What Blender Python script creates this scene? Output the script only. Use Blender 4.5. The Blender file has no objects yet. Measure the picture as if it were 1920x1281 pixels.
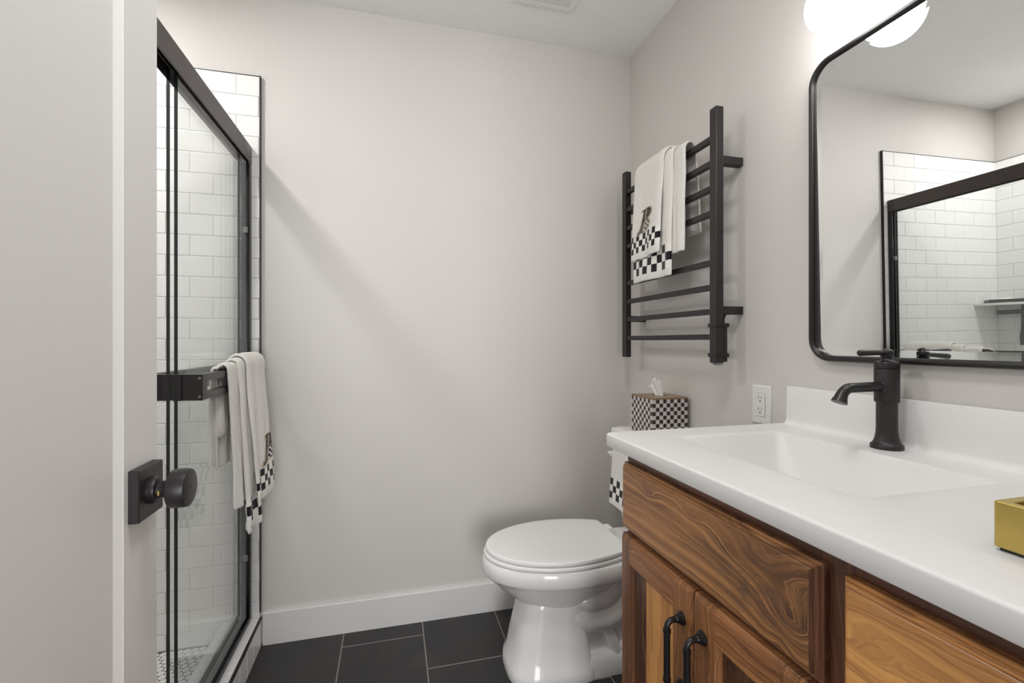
import bpy, bmesh, math, random
from mathutils import Vector, noise as mnoise

random.seed(7)
SC = bpy.context.scene
COL = SC.collection
PI = math.pi
R = math.radians

# ------------------------------------------------------------------ camera
cam_data = bpy.data.cameras.new('camera')
cam = bpy.data.objects.new('camera', cam_data)
COL.objects.link(cam)
cam_data.sensor_width = 36.0
cam_data.lens = 867.0 / 1920.0 * 36.0
cam_data.clip_start = 0.02
cam.location = (0, 0, 1.137)
cam.rotation_euler = (R(90), 0, -math.atan(225 / 867.0))
SC.camera = cam

# ------------------------------------------------------------------ light and exposure
SC.view_settings.view_transform = 'Standard'
SC.view_settings.look = 'None'
SC.view_settings.gamma = 1.0
SC.view_settings.use_curve_mapping = False
SC.view_settings.exposure = 0.38
SC.cycles.max_bounces = 14
SC.cycles.diffuse_bounces = 8
SC.cycles.glossy_bounces = 8
SC.cycles.transparent_max_bounces = 24
SC.cycles.caustics_reflective = False
SC.cycles.caustics_refractive = False

world = bpy.data.worlds.new('world')
SC.world = world
world.use_nodes = True
bg = world.node_tree.nodes['Background']
bg.inputs['Color'].default_value = (1.0, 0.99, 0.985, 1)
bg.inputs['Strength'].default_value = 0.4


def area_light(name, loc, size, power, color, rot=(0, 0, 0), shape='DISK', size_y=None):
    d = bpy.data.lights.new(name, 'AREA')
    d.shape = shape
    d.size = size
    if size_y:
        d.size_y = size_y
    d.energy = power
    d.color = color
    o = bpy.data.objects.new(name, d)
    o.location = loc
    o.rotation_euler = rot
    COL.objects.link(o)
    return o


area_light('shower_lamp_light', (-0.99, 1.34, 2.424), 0.12, 7.6, (1.0, 0.99, 0.98))
area_light('room_fill_light', (0.12, 0.50, 2.424), 0.30, 5.5, (1.0, 0.99, 0.98))  # added ceiling source, lifts the counter and toilet lid
area_light('hall_fill_light', (0.02, -2.4, 1.05), 1.1, 46.0, (0.985, 0.985, 1.0), (R(100), 0, 0), 'RECTANGLE', 1.5)  # added soft fill panel behind the camera, not a real window
GLOBE_STRENGTH = 10.0

# ------------------------------------------------------------------ node helper


class NT:
    def __init__(self, name):
        self.m = bpy.data.materials.new(name)
        self.m.use_nodes = True
        self.t = self.m.node_tree
        self.t.nodes.clear()
        self.out = self.t.nodes.new('ShaderNodeOutputMaterial')

    def n(self, kind, props=None, **ins):
        nd = self.t.nodes.new('ShaderNode' + kind)
        for k, v in (props or {}).items():
            setattr(nd, k, v)
        for k, v in ins.items():
            self.set(nd, k, v)
        return nd

    def set(self, nd, key, v):
        s = None
        if isinstance(key, str) and key.startswith('i') and key[1:].isdigit():
            s = nd.inputs[int(key[1:])]
        else:
            k = key.replace('_', ' ').lower()
            for x in nd.inputs:
                if x.name.lower() == k and x.enabled:
                    s = x
                    break
            if s is None:
                for x in nd.inputs:
                    if x.name.lower() == k:
                        s = x
                        break
        if isinstance(v, bpy.types.NodeSocket):
            self.t.links.new(v, s)
        else:
            if s.type == 'RGBA' and len(v) == 3:
                v = (*v, 1)
            s.default_value = v

    def math(self, op, a, b=None, c=None):
        nd = self.n('Math', {'operation': op})
        for i, v in enumerate((a, b, c)):
            if v is not None:
                self.set(nd, 'i%d' % i, v)
        return nd.outputs[0]

    def vec(self, x, y, z):
        return self.n('CombineXYZ', None, i0=x, i1=y, i2=z).outputs[0]

    def noise(self, vector=None, scale=5.0, detail=2.0, rough=0.5, dist=0.0, w=None):
        nd = self.n('TexNoise', {'noise_dimensions': '1D' if w is not None else '3D'})
        self.set(nd, 'Scale', scale)
        self.set(nd, 'Detail', detail)
        self.set(nd, 'Roughness', rough)
        self.set(nd, 'Distortion', dist)
        if w is not None:
            self.set(nd, 'W', w)
        elif vector is not None:
            self.set(nd, 'Vector', vector)
        return nd.outputs[0]

    def ramp(self, fac, stops, interp='LINEAR'):
        nd = self.n('ValToRGB')
        cr = nd.color_ramp
        cr.interpolation = interp
        while len(cr.elements) > 1:
            cr.elements.remove(cr.elements[-1])
        for i, (p, c) in enumerate(stops):
            e = cr.elements[0] if i == 0 else cr.elements.new(p)
            e.position = p
            e.color = (*c, 1) if len(c) == 3 else c
        self.set(nd, 'Fac', fac)
        return nd.outputs[0]

    def mix(self, fac, a, b, blend='MIX'):
        nd = self.n('Mix', {'data_type': 'RGBA', 'blend_type': blend})
        self.set(nd, 'i0', fac)
        self.set(nd, 'i6', a)
        self.set(nd, 'i7', b)
        return nd.outputs[2]

    def pos(self):
        return self.n('NewGeometry').outputs['Position']

    def xyz(self, v):
        s = self.n('SeparateXYZ', None, i0=v)
        return s.outputs[0], s.outputs[1], s.outputs[2]

    def bump(self, h, strength=0.2, dist=0.001):
        nd = self.n('Bump')
        self.set(nd, 'Strength', strength)
        self.set(nd, 'Distance', dist)
        self.set(nd, 'Height', h)
        return nd.outputs[0]

    def bsdf(self, color, rough=0.5, metal=0.0, normal=None, spec=0.5, coat=0.0, sheen=0.0):
        b = self.n('BsdfPrincipled')
        self.set(b, 'Base Color', color)
        self.set(b, 'Roughness', rough)
        self.set(b, 'Metallic', metal)
        self.set(b, 'Specular IOR Level', spec)
        if coat:
            self.set(b, 'Coat Weight', coat)
            self.set(b, 'Coat Roughness', 0.08)
        if sheen:
            self.set(b, 'Sheen Weight', sheen)
        if normal is not None:
            self.set(b, 'Normal', normal)
        return b.outputs[0]

    def done(self, shader):
        self.t.links.new(shader, self.out.inputs[0])
        return self.m


def simple(name, color, rough=0.5, metal=0.0, spec=0.5, coat=0.0):
    t = NT(name)
    return t.done(t.bsdf(color, rough, metal, None, spec, coat))


def mat_paint(name, color, scale=260, strength=0.08, rough=0.55):
    t = NT(name)
    p = t.pos()
    h = t.noise(p, scale, 3, 0.6)
    big = t.noise(p, 1.3, 2, 0.5)
    c = t.mix(big, [x * 0.985 for x in color], [min(1, x * 1.015) for x in color])
    return t.done(t.bsdf(c, rough, 0, t.bump(h, strength, 0.0008), 0.3))


def mat_ceiling():
    t = NT('ceiling_texture')
    p = t.pos()
    h = t.noise(p, 95, 4, 0.65)
    h2 = t.ramp(h, [(0.42, (0, 0, 0)), (0.62, (1, 1, 1))])
    return t.done(t.bsdf((0.87, 0.875, 0.87), 0.8, 0, t.bump(h2, 0.4, 0.003), 0.2))


def mat_tile(name, color):
    t = NT(name)
    p = t.pos()
    h = t.noise(p, 14, 2, 0.5)
    return t.done(t.bsdf(color, 0.13, 0, t.bump(h, 0.06, 0.004), 0.5))


def mat_floor():
    # dark stone-look porcelain 0.30 x 0.606 laid in a one-third running bond
    t = NT('floor_tile')
    x, y, z = t.xyz(t.pos())
    W, L, G = 0.2995, 0.606, 0.0042
    cx = t.math('DIVIDE', t.math('ADD', x, 0.181 + 3 * W), W)
    col = t.math('FLOOR', cx)
    fx = t.math('FRACT', cx)
    off = t.math('MULTIPLY', t.math('SUBTRACT', col, 3.0), 0.194)
    cy = t.math('DIVIDE', t.math('ADD', t.math('SUBTRACT', y, 1.822), t.math('ADD', off, 6 * L)), L)
    row = t.math('FLOOR', cy)
    fy = t.math('FRACT', cy)
    dx = t.math('MULTIPLY', t.math('MINIMUM', fx, t.math('SUBTRACT', 1, fx)), W)
    dy = t.math('MULTIPLY', t.math('MINIMUM', fy, t.math('SUBTRACT', 1, fy)), L)
    d = t.math('MINIMUM', dx, dy)
    grout = t.math('LESS_THAN', d, G / 2)
    p = t.pos()
    n1 = t.noise(p, 7, 4, 0.6, 0.6)
    n2 = t.noise(p, 90, 3, 0.6)
    tid = t.noise(t.vec(col, row, 0.0), 3.17, 0)
    c = t.ramp(n1, [(0.3, (0.022, 0.023, 0.030)), (0.5, (0.031, 0.029, 0.032)), (0.72, (0.050, 0.041, 0.037))])
    c = t.mix(t.math('MULTIPLY', n2, 0.35), c, (0.060, 0.055, 0.052))
    c = t.mix(0.25, c, t.mix(tid, (0.02, 0.02, 0.026), (0.05, 0.043, 0.04)))
    cg = t.mix(grout, c, (0.30, 0.265, 0.235))
    rough = t.math('ADD', 0.42, t.math('MULTIPLY', grout, 0.4))
    hh = t.math('ADD', t.math('MULTIPLY', t.math('MINIMUM', d, 0.004), 200), t.math('MULTIPLY', n2, 0.25))
    return t.done(t.bsdf(cg, rough, 0, t.bump(hh, 0.25, 0.001), 0.4))


def mat_wood(name, along, seed=0.0, knots=(), light=(0.630, 0.306, 0.116), mid=(0.411, 0.184, 0.070),
             dark=(0.096, 0.042, 0.021), freq=30.0, contrast=1.0, warp=0.02, burl=None, lines=1.0):
    t = NT(name)
    x, y, z = t.xyz(t.pos())
    a, c = (y, z) if along == 'y' else (z, y)
    if along == 'x':
        a, c = x, z
    base = t.vec(t.math('MULTIPLY', a, 2.2), t.math('MULTIPLY', c, 9.0), t.math('ADD', t.math('MULTIPLY', x, 3.0), seed))
    n1 = t.noise(base, 1.6, 3, 0.55)
    base2 = t.vec(t.math('MULTIPLY', a, 9.0), t.math('MULTIPLY', c, 30.0), seed + 4.0)
    n2 = t.noise(base2, 1.5, 3, 0.6)
    v = t.math('ADD', c, t.math('MULTIPLY', t.math('SUBTRACT', n1, 0.5), warp * 5))
    v = t.math('ADD', v, t.math('MULTIPLY', t.math('SUBTRACT', n2, 0.5), warp * 0.7))
    kmask = None
    for (a0, c0, sa, scc, amp) in knots:
        da = t.math('DIVIDE', t.math('SUBTRACT', a, a0), sa)
        dc = t.math('DIVIDE', t.math('SUBTRACT', c, c0), scc)
        r2 = t.math('ADD', t.math('MULTIPLY', da, da), t.math('MULTIPLY', dc, dc))
        g = t.math('EXPONENT', t.math('MULTIPLY', r2, -1.0))
        v = t.math('ADD', v, t.math('MULTIPLY', g, amp))
        g2 = t.math('EXPONENT', t.math('MULTIPLY', r2, -1.1))
        kmask = g2 if kmask is None else t.math('MAXIMUM', kmask, g2)
    g1 = t.noise(None, 1.0, 3, 0.62, w=t.math('ADD', t.math('MULTIPLY', v, freq), seed * 3.1))
    g2 = t.noise(None, 1.0, 2, 0.5, w=t.math('ADD', t.math('MULTIPLY', v, freq * 3.3), seed + 9))
    fib = t.noise(t.vec(t.math('MULTIPLY', a, 16), t.math('MULTIPLY', c, 620), t.math('MULTIPLY', x, 300)), 1.0, 2, 0.6)
    g = t.math('ADD', t.math('MULTIPLY', g1, 0.62), t.math('MULTIPLY', g2, 0.38))
    if kmask is not None:
        g = t.math('SUBTRACT', g, t.math('MULTIPLY', kmask, 0.085))
    line = t.ramp(t.math('ABSOLUTE', t.math('SUBTRACT', g1, 0.5)), [(0.0, (1, 1, 1)), (0.016, (0.75, 0.75, 0.75)), (0.045, (0, 0, 0))])
    k = 0.13 / contrast
    col = t.ramp(g, [(0.5 - 1.35 * k, dark), (0.5 - 0.75 * k, [0.5 * (p + q) for p, q in zip(dark, mid)]),
                     (0.5 - 0.1 * k, mid), (0.5 + 0.9 * k, light), (0.5 + 1.8 * k, [min(1, 1.15 * p) for p in light])])
    col = t.mix(t.math('MULTIPLY', t.math('SUBTRACT', 1, fib), 0.42), col, dark)
    patch = t.noise(t.vec(t.math('MULTIPLY', a, 7), t.math('MULTIPLY', c, 22), seed + 31), 1.0, 2, 0.5)
    lw = t.math('MULTIPLY', t.math('MULTIPLY', line, lines), t.ramp(patch, [(0.42, (0.12, 0.12, 0.12)), (0.66, (0.85, 0.85, 0.85))]))
    col = t.mix(lw, col, [0.8 * q for q in dark])
    if burl:
        a0, c0, sa, scc = burl
        da = t.math('DIVIDE', t.math('SUBTRACT', a, a0), sa)
        dc = t.math('DIVIDE', t.math('SUBTRACT', c, c0), scc)
        r2 = t.math('ADD', t.math('MULTIPLY', da, da), t.math('MULTIPLY', dc, dc))
        bm_ = t.math('EXPONENT', t.math('MULTIPLY', r2, -1.0))
        bn = t.noise(t.vec(t.math('MULTIPLY', a, 14), t.math('ADD', t.math('MULTIPLY', c, 20), t.math('MULTIPLY', v, 16)), seed), 1.4, 4, 0.6, 1.6)
        bw_ = t.math('MULTIPLY', bm_, t.ramp(bn, [(0.40, (0, 0, 0)), (0.62, (0.95, 0.95, 0.95))]))
        col = t.mix(bw_, col, (0.085, 0.052, 0.040))
    big = t.noise(t.vec(t.math('MULTIPLY', a, 3), t.math('MULTIPLY', c, 7), seed + 20), 1.0, 2, 0.5)
    col = t.mix(t.ramp(big, [(0.35, (0, 0, 0)), (0.7, (0.35, 0.35, 0.35))]), col, mid)
    return t.done(t.bsdf(col, 0.34, 0, t.bump(fib, 0.08, 0.0006), 0.45, coat=0.12))


def mat_check_cloth(name, cell, hem, rows, base=(0.90, 0.885, 0.84), cellu=None):
    # terry cloth; u runs across in metres, v runs up from the front hem in metres
    t = NT(name)
    uv = t.n('UVMap').outputs[0]
    u, v, _ = t.xyz(uv)
    v0 = t.math('SUBTRACT', v, hem)
    ci = t.math('FLOOR', t.math('DIVIDE', u, cellu or cell))
    ri = t.math('FLOOR', t.math('DIVIDE', v0, cell))
    par = t.math('MODULO', t.math('ABSOLUTE', t.math('ADD', ci, ri)), 2.0)
    inb = t.math('MULTIPLY', t.math('GREATER_THAN', v0, 0.0), t.math('LESS_THAN', v0, cell * rows))
    blk = t.math('MULTIPLY', t.math('GREATER_THAN', par, 0.5), inb)
    h = t.noise(t.pos(), 300, 3, 0.7)
    soft = t.noise(t.pos(), 60, 3, 0.6)
    c0 = t.mix(t.math('MULTIPLY', soft, 0.5), base, [0.93 * q for q in base])
    c = t.mix(blk, c0, (0.010, 0.009, 0.013))
    hh = t.math('ADD', t.math('MULTIPLY', h, t.math('SUBTRACT', 1.0, t.math('MULTIPLY', inb, 0.7))), t.math('MULTIPLY', soft, 0.4))
    return t.done(t.bsdf(c, 0.95, 0, t.bump(hh, 0.9, 0.0034), 0.1, sheen=0.25))


def mat_tissue_box():
    t = NT('checkered_tile_box')
    x, y, z = t.xyz(t.pos())
    n = t.n('NewGeometry').outputs['Normal']
    nx, ny, nz = t.xyz(n)
    side = t.math('GREATER_THAN', t.math('ABSOLUTE', nx), 0.7)
    w = t.math('ADD', t.math('MULTIPLY', side, t.math('SUBTRACT', y, 1.465)),
               t.math('MULTIPLY', t.math('SUBTRACT', 1, side), t.math('SUBTRACT', x, 0.895)))
    s = 0.0145
    uu = t.math('DIVIDE', w, s)
    vv = t.math('DIVIDE', t.math('SUBTRACT', 0.9295, z), s)
    par = t.math('MODULO', t.math('ADD', t.math('ADD', t.math('FLOOR', uu), t.math('FLOOR', vv)), 40.0), 2.0)
    fu, fv = t.math('FRACT', uu), t.math('FRACT', vv)
    eu = t.math('MINIMUM', fu, t.math('SUBTRACT', 1, fu))
    ev = t.math('MINIMUM', fv, t.math('SUBTRACT', 1, fv))
    line = t.math('LESS_THAN', t.math('MINIMUM', eu, ev), 0.055)
    nn = t.noise(t.pos(), 700, 3, 0.7)
    blk = t.mix(nn, (0.008, 0.006, 0.009), (0.035, 0.024, 0.032))
    wht = t.mix(nn, (0.55, 0.50, 0.49), (0.72, 0.69, 0.66))
    par = t.math('GREATER_THAN', par, 0.5)
    c = t.mix(par, wht, blk)
    c = t.mix(line, c, (0.40, 0.36, 0.34))
    return t.done(t.bsdf(c, 0.22, 0, None, 0.5))


def mat_glass():
    t = NT('clear_glass')
    tr = t.n('BsdfTransparent', None, Color=(0.984, 0.993, 0.990))
    gl = t.n('BsdfGlossy', None, Color=(1, 1, 1), Roughness=0.0)
    g = t.n('NewGeometry')
    dt = t.n('VectorMath', {'operation': 'DOT_PRODUCT'}, i0=g.outputs['Normal'], i1=g.outputs['Incoming'])
    c = t.math('SUBTRACT', 1.0, t.math('MINIMUM', t.math('ABSOLUTE', dt.outputs['Value']), 1.0))
    f = t.math('ADD', 0.036, t.math('MULTIPLY', t.math('POWER', c, 5.0), 0.80))
    mx = t.n('MixShader', None, i0=f, i1=tr.outputs[0], i2=gl.outputs[0])
    return t.done(mx.outputs[0])


def mat_emit(name, color, strength):
    t = NT(name)
    e = t.n('Emission', None, Color=color, Strength=strength)
    return t.done(e.outputs[0])


def mat_mirror():
    t = NT('mirror_silver')
    g = t.n('BsdfGlossy', None, Color=(0.84, 0.85, 0.84), Roughness=0.0)
    return t.done(g.outputs[0])


def mat_brass():
    t = NT('brushed_gold')
    n = t.noise(t.pos(), 900, 2, 0.6)
    return t.done(t.bsdf((0.55, 0.41, 0.12), 0.36, 0.9, t.bump(n, 0.05, 0.0003), 0.5))


M = {}
M['wall'] = mat_paint('warm_grey_wall_paint', (0.655, 0.630, 0.605))
M['ceiling'] = mat_ceiling()
M['door'] = mat_paint('door_paint', (0.80, 0.79, 0.775), 120, 0.02, 0.38)
M['trim_white'] = mat_paint('white_trim_paint', (0.74, 0.735, 0.72), 120, 0.02, 0.3)
M['tile'] = mat_tile('white_glazed_tile', (0.86, 0.855, 0.845))
M['grout'] = simple('pale_grout', (0.62, 0.60, 0.575), 0.85)
M['hex'] = mat_tile('white_hex_tile', (0.80, 0.79, 0.77))
M['hexgrout'] = simple('dark_hex_grout', (0.035, 0.035, 0.038), 0.9)
M['floor'] = mat_floor()
M['black'] = simple('matte_black_metal', (0.010, 0.0085, 0.009), 0.34, 0.0, 0.5)
M['blacksoft'] = simple('satin_black_metal', (0.017, 0.0145, 0.0152), 0.42, 0.0, 0.5)
M['bronze'] = simple('dark_bronze_aluminium', (0.068, 0.058, 0.053), 0.36, 0.4, 0.5)
M['blackgloss'] = simple('gloss_black_plastic', (0.012, 0.011, 0.012), 0.12)
M['glass'] = mat_glass()
M['glassedge'] = simple('dark_green_glass_edge', (0.010, 0.016, 0.016), 0.10)
M['clear'] = simple('clear_plastic', (0.20, 0.205, 0.21), 0.12)
M['porcelain'] = simple('white_porcelain', (0.87, 0.865, 0.855), 0.11, 0, 0.5)
M['seat'] = simple('white_seat_plastic', (0.92, 0.915, 0.905), 0.22)
M['solid'] = simple('white_solid_surface', (0.77, 0.767, 0.76), 0.38, 0, 0.3)
M['plastic'] = simple('white_plastic', (0.78, 0.77, 0.755), 0.35)
M['slot'] = simple('dark_slot', (0.02, 0.02, 0.02), 0.7)
M['steel'] = simple('steel', (0.45, 0.44, 0.43), 0.3, 1.0)
M['brass'] = mat_brass()
M['mirror'] = mat_mirror()
M['globe'] = mat_emit('lit_opal_glass', (1.0, 0.985, 0.965), GLOBE_STRENGTH)
M['lamp'] = mat_emit('lit_lamp_lens', (1.0, 0.98, 0.95), 2.0)
M['paper'] = simple('tissue_paper', (0.86, 0.85, 0.835), 0.9, 0, 0.1)
M['boxlid'] = mat_wood('box_top_wood', 'x', 3.0, (), (0.36, 0.24, 0.125), (0.30, 0.195, 0.10), (0.2, 0.12, 0.06), 40)
M['box'] = mat_tissue_box()
M['cream'] = simple('cream_stitching', (0.60, 0.47, 0.33), 0.9)
M['thread'] = simple('black_thread', (0.012, 0.010, 0.012), 0.85)
M['white_thread'] = simple('white_thread', (0.72, 0.71, 0.68), 0.85)
M['grey_thread'] = simple('grey_thread', (0.26, 0.26, 0.27), 0.85)
M['terry_small'] = mat_check_cloth('terry_small_check', 0.0227, 0.028, 3, cellu=0.0197)
M['terry_big'] = mat_check_cloth('terry_big_check', 0.0290, 0.026, 3)
M['terry_tank'] = mat_check_cloth('terry_tank_check', 0.0265, 0.024, 3)
M['soap'] = simple('white_soap', (0.78, 0.77, 0.73), 0.4)
M['quartz'] = simple('white_quartz_shelf', (0.74, 0.75, 0.73), 0.2)
# walnut boards
M['w_figure'] = mat_wood('figured_walnut_board', 'y', 1.3,
                         ((0.515, 0.745, 0.055, 0.040, 0.085), (0.575, 0.80, 0.10, 0.05, 0.045), (0.885, 0.815, 0.03, 0.013, 0.024),
                          (0.735, 0.823, 0.026, 0.012, 0.022), (0.535, 0.715, 0.02, 0.018, -0.03)),
                         light=(0.63, 0.315, 0.118), mid=(0.41, 0.190, 0.070), dark=(0.085, 0.038, 0.022), freq=66, contrast=0.95, warp=0.0070, burl=(0.575, 0.765, 0.085, 0.055), lines=1.25)
M['w_gold'] = mat_wood('golden_walnut_board', 'y', 5.7, (), (0.950, 0.501, 0.160), (0.737, 0.353, 0.116), (0.220, 0.088, 0.034), 46, 1.05, 0.02, lines=1.3)
M['w_rail'] = mat_wood('walnut_rail', 'y', 2.1, (), (0.565, 0.257, 0.100), (0.383, 0.166, 0.067), (0.117, 0.049, 0.025), 75, 0.9, 0.012)
M['w_stile'] = mat_wood('walnut_stile', 'z', 7.9, (), (0.328, 0.145, 0.063), (0.215, 0.092, 0.043), (0.063, 0.027, 0.015), 75, 0.9, 0.012)
M['w_stile2'] = mat_wood('warm_walnut_stile', 'z', 3.3, (), (0.520, 0.237, 0.088), (0.347, 0.151, 0.060), (0.103, 0.044, 0.023), 70, 1.0, 0.018)
M['w_panel'] = mat_wood('golden_walnut_panel', 'z', 8.8, (), (0.950, 0.492, 0.160), (0.789, 0.384, 0.128), (0.364, 0.160, 0.060), 30, 0.8, 0.014)
M['w_dark'] = mat_wood('dark_walnut_panel', 'z', 4.4, (), (0.215, 0.099, 0.048), (0.132, 0.058, 0.030), (0.044, 0.019, 0.012), 65, 1.0, 0.022)
M['w_frame'] = mat_wood('dark_walnut_frame', 'z', 6.1, (), (0.223, 0.095, 0.045), (0.158, 0.066, 0.034), (0.066, 0.026, 0.016), 60, 0.9, 0.012)
M['w_framey'] = mat_wood('dark_walnut_top_rail', 'y', 6.6, (), (0.210, 0.090, 0.045), (0.147, 0.062, 0.032), (0.070, 0.028, 0.017), 60, 0.9, 0.012)

# ------------------------------------------------------------------ mesh builder


class MB:
    def __init__(self):
        self.v, self.f, self.m, self.uv = [], [], [], {}

    def add(self, verts, faces, mi=0):
        o = len(self.v)
        self.v += [tuple(p) for p in verts]
        for f in faces:
            self.f.append([i + o for i in f])
            self.m.append(mi)
        return o

    def box(self, x0, x1, y0, y1, z0, z1, mi=0):
        vs = [(x0, y0, z0), (x1, y0, z0), (x1, y1, z0), (x0, y1, z0), (x0, y0, z1), (x1, y0, z1), (x1, y1, z1), (x0, y1, z1)]
        fs = [(3, 2, 1, 0), (4, 5, 6, 7), (0, 1, 5, 4), (1, 2, 6, 5), (2, 3, 7, 6), (3, 0, 4, 7)]
        self.add(vs, fs, mi)
        return self

    def loft(self, rings, mi=0, cap0=True, cap1=True, closed=True):
        n = len(rings[0])
        vs = [p for r in rings for p in r]
        fs = []
        for i in range(len(rings) - 1):
            for j in range(n if closed else n - 1):
                k = (j + 1) % n
                fs.append((i * n + j, i * n + k, (i + 1) * n + k, (i + 1) * n + j))
        if cap0:
            fs.append(tuple(range(n - 1, -1, -1)))
        if cap1:
            fs.append(tuple((len(rings) - 1) * n + j for j in range(n)))
        self.add(vs, fs, mi)
        return self

    def lathe(self, prof, origin, axis='z', n=32, mi=0, cap=True):
        rings = []
        for r, h in prof:
            ring = []
            for j in range(n):
                a = 2 * PI * j / n
                c, s = r * math.cos(a), r * math.sin(a)
                if axis == 'z':
                    p = (c, s, h)
                elif axis == 'x':
                    p = (h, c, s)
                elif axis == '-x':
                    p = (-h, -c, s)
                else:
                    p = (s, h, c)
                ring.append((origin[0] + p[0], origin[1] + p[1], origin[2] + p[2]))
            rings.append(ring)
        return self.loft(rings, mi, cap, cap)

    def tube(self, path, radii, n=16, mi=0, cap=True, flat=1.0):
        pts = [Vector(p) for p in path]
        if not hasattr(radii, '__len__'):
            radii = [radii] * len(pts)
        rings = []
        up = None
        for i, p in enumerate(pts):
            d = (pts[min(i + 1, len(pts) - 1)] - pts[max(i - 1, 0)]).normalized()
            if up is None:
                up = Vector((0, 0, 1)) if abs(d.z) < 0.9 else Vector((0, 1, 0))
            side = d.cross(up).normalized()
            up = side.cross(d).normalized()
            rings.append([tuple(p + (side * math.cos(2 * PI * j / n) + up * math.sin(2 * PI * j / n) * flat) * radii[i]) for j in range(n)])
        return self.loft(rings, mi, cap, cap)

    def sphere(self, c, r, nu=32, nv=16, mi=0, sx=1, sy=1, sz=1):
        prof = [(max(1e-4, r * math.sin(PI * i / nv)), -r * math.cos(PI * i / nv)) for i in range(nv + 1)]
        o = len(self.v)
        self.lathe(prof, (0, 0, 0), 'z', nu, mi)
        for i in range(o, len(self.v)):
            p = self.v[i]
            self.v[i] = (c[0] + p[0] * sx, c[1] + p[1] * sy, c[2] + p[2] * sz)
        return self


def rrect(cx, cy, hx, hy, r, n=6):
    """rounded rectangle outline, counter-clockwise"""
    pts = []
    r = min(r, hx, hy)
    for (sx, sy, a0) in ((1, 1, 0), (-1, 1, 90), (-1, -1, 180), (1, -1, 270)):
        for i in range(n + 1):
            a = R(a0 + 90.0 * i / n)
            pts.append((cx + sx * (hx - r) + r * math.cos(a), cy + sy * (hy - r) + r * math.sin(a)))
    return pts


def root_of(o):
    while o.parent:
        o = o.parent
    return o


def tag(o, label=None, cat=None, group=None, kind=None):
    if label:
        o['label'] = label
    if cat:
        o['category'] = cat
    if group:
        o['group'] = group
    if kind:
        o['kind'] = kind
    return o


def thing(name, loc, label, cat, group=None, kind=None):
    o = bpy.data.objects.new(name, None)
    o.location = loc
    o.empty_display_size = 0.05
    COL.objects.link(o)
    return tag(o, label, cat, group, kind)


def obj(name, mb, mats, parent=None, origin=(0, 0, 0), smooth=False, angle=35, bevel=0.0, seg=2, subsurf=0, label=None, recalc=True):
    me = bpy.data.meshes.new(name)
    off = Vector(root_of(parent).location) if parent else Vector(origin)
    me.from_pydata([tuple(Vector(p) - off) for p in mb.v], [], mb.f)
    if not isinstance(mats, (list, tuple)):
        mats = [mats]
    for m in mats:
        me.materials.append(m)
    for i, p in enumerate(me.polygons):
        p.material_index = mb.m[i]
        p.use_smooth = smooth
    if recalc:
        bm = bmesh.new()
        bm.from_mesh(me)
        bmesh.ops.recalc_face_normals(bm, faces=bm.faces)
        bm.to_mesh(me)
        bm.free()
    if smooth and angle < 180:
        try:
            me.set_sharp_from_angle(angle=R(angle))
        except Exception:
            pass
    o = bpy.data.objects.new(name, me)
    COL.objects.link(o)
    if parent:
        o.parent = parent
    else:
        o.location = off
    if bevel > 0:
        b = o.modifiers.new('bevel', 'BEVEL')
        b.width = bevel
        b.segments = seg
        b.limit_method = 'ANGLE'
        b.angle_limit = R(40)
        b.harden_normals = False
    if subsurf:
        s = o.modifiers.new('subsurf', 'SUBSURF')
        s.levels = subsurf
        s.render_levels = subsurf
    if label:
        o['label'] = label
    return o


def struct(name, mb, mats, label, cat, **kw):
    return tag(obj(name, mb, mats, **kw), label, cat, None, 'structure')


# ------------------------------------------------------------------ room shell
XR, YB, H = 1.055, 1.92, 2.44          # right wall, back wall, ceiling
XC = -0.47                             # curb face and left wall beside the shower
XS = -1.35                             # far shower wall
YN = -0.03                             # wall with the doorway
YS = 0.69                              # near end of the shower

b = MB().box(-1.47, 1.2, -2.6, 2.05, -0.08, 0.0)
struct('floor', b, M['floor'], 'dark charcoal stone-look tile floor with pale grout lines', 'floor')
b = MB().box(-1.47, 1.2, -0.15, 2.05, H, H + 0.08)
struct('ceiling', b, M['ceiling'], 'white textured ceiling over the bathroom', 'ceiling')
b = MB().box(-1.47, 1.2, YB, YB + 0.12, 0, H)
struct('wall_back', b, M['wall'], 'warm grey back wall behind the toilet', 'wall')
b = MB().box(XR, XR + 0.12, -0.15, YB, 0, H)
struct('wall_right', b, M['wall'], 'warm grey right wall carrying the mirror and towel warmer', 'wall')
b = MB()
b.box(XS - 0.12, XS, YS - 0.12, YB, 0, H)
b.box(XS, XC, YS - 0.12, YS, 0, H)
b.box(XC - 0.12, XC, -0.15, YS - 0.12, 0, H)
struct('wall_left', b, M['wall'], 'left wall around the shower recess', 'wall')
b = MB()
b.box(XC, -0.385, -0.15, YN, 0, H)
b.box(0.445, XR, -0.15, YN, 0, H)
b.box(-0.385, 0.445, -0.15, YN, 2.06, H)
struct('wall_front', b, M['wall'], 'wall with the doorway the picture is taken from', 'wall')

# baseboards: eased top edge
b = MB()
prof = [(0, 0), (0.014, 0), (0.014, 0.117), (0.011, 0.1225), (0, 0.1225)]
b.loft([[(x, YB - d, z) for d, z in prof] for x in (XC + 0.002, XR)], 0)
struct('baseboard_back', b, M['trim_white'], 'white baseboard along the back wall', 'baseboard')
b = MB()
b.loft([[(XR - d, y, z) for d, z in prof] for y in (1.03, YB - 0.014)], 0)
struct('baseboard_right', b, M['trim_white'], 'white baseboard on the right wall behind the toilet', 'baseboard')

# ------------------------------------------------------------------ tiled shower


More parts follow.
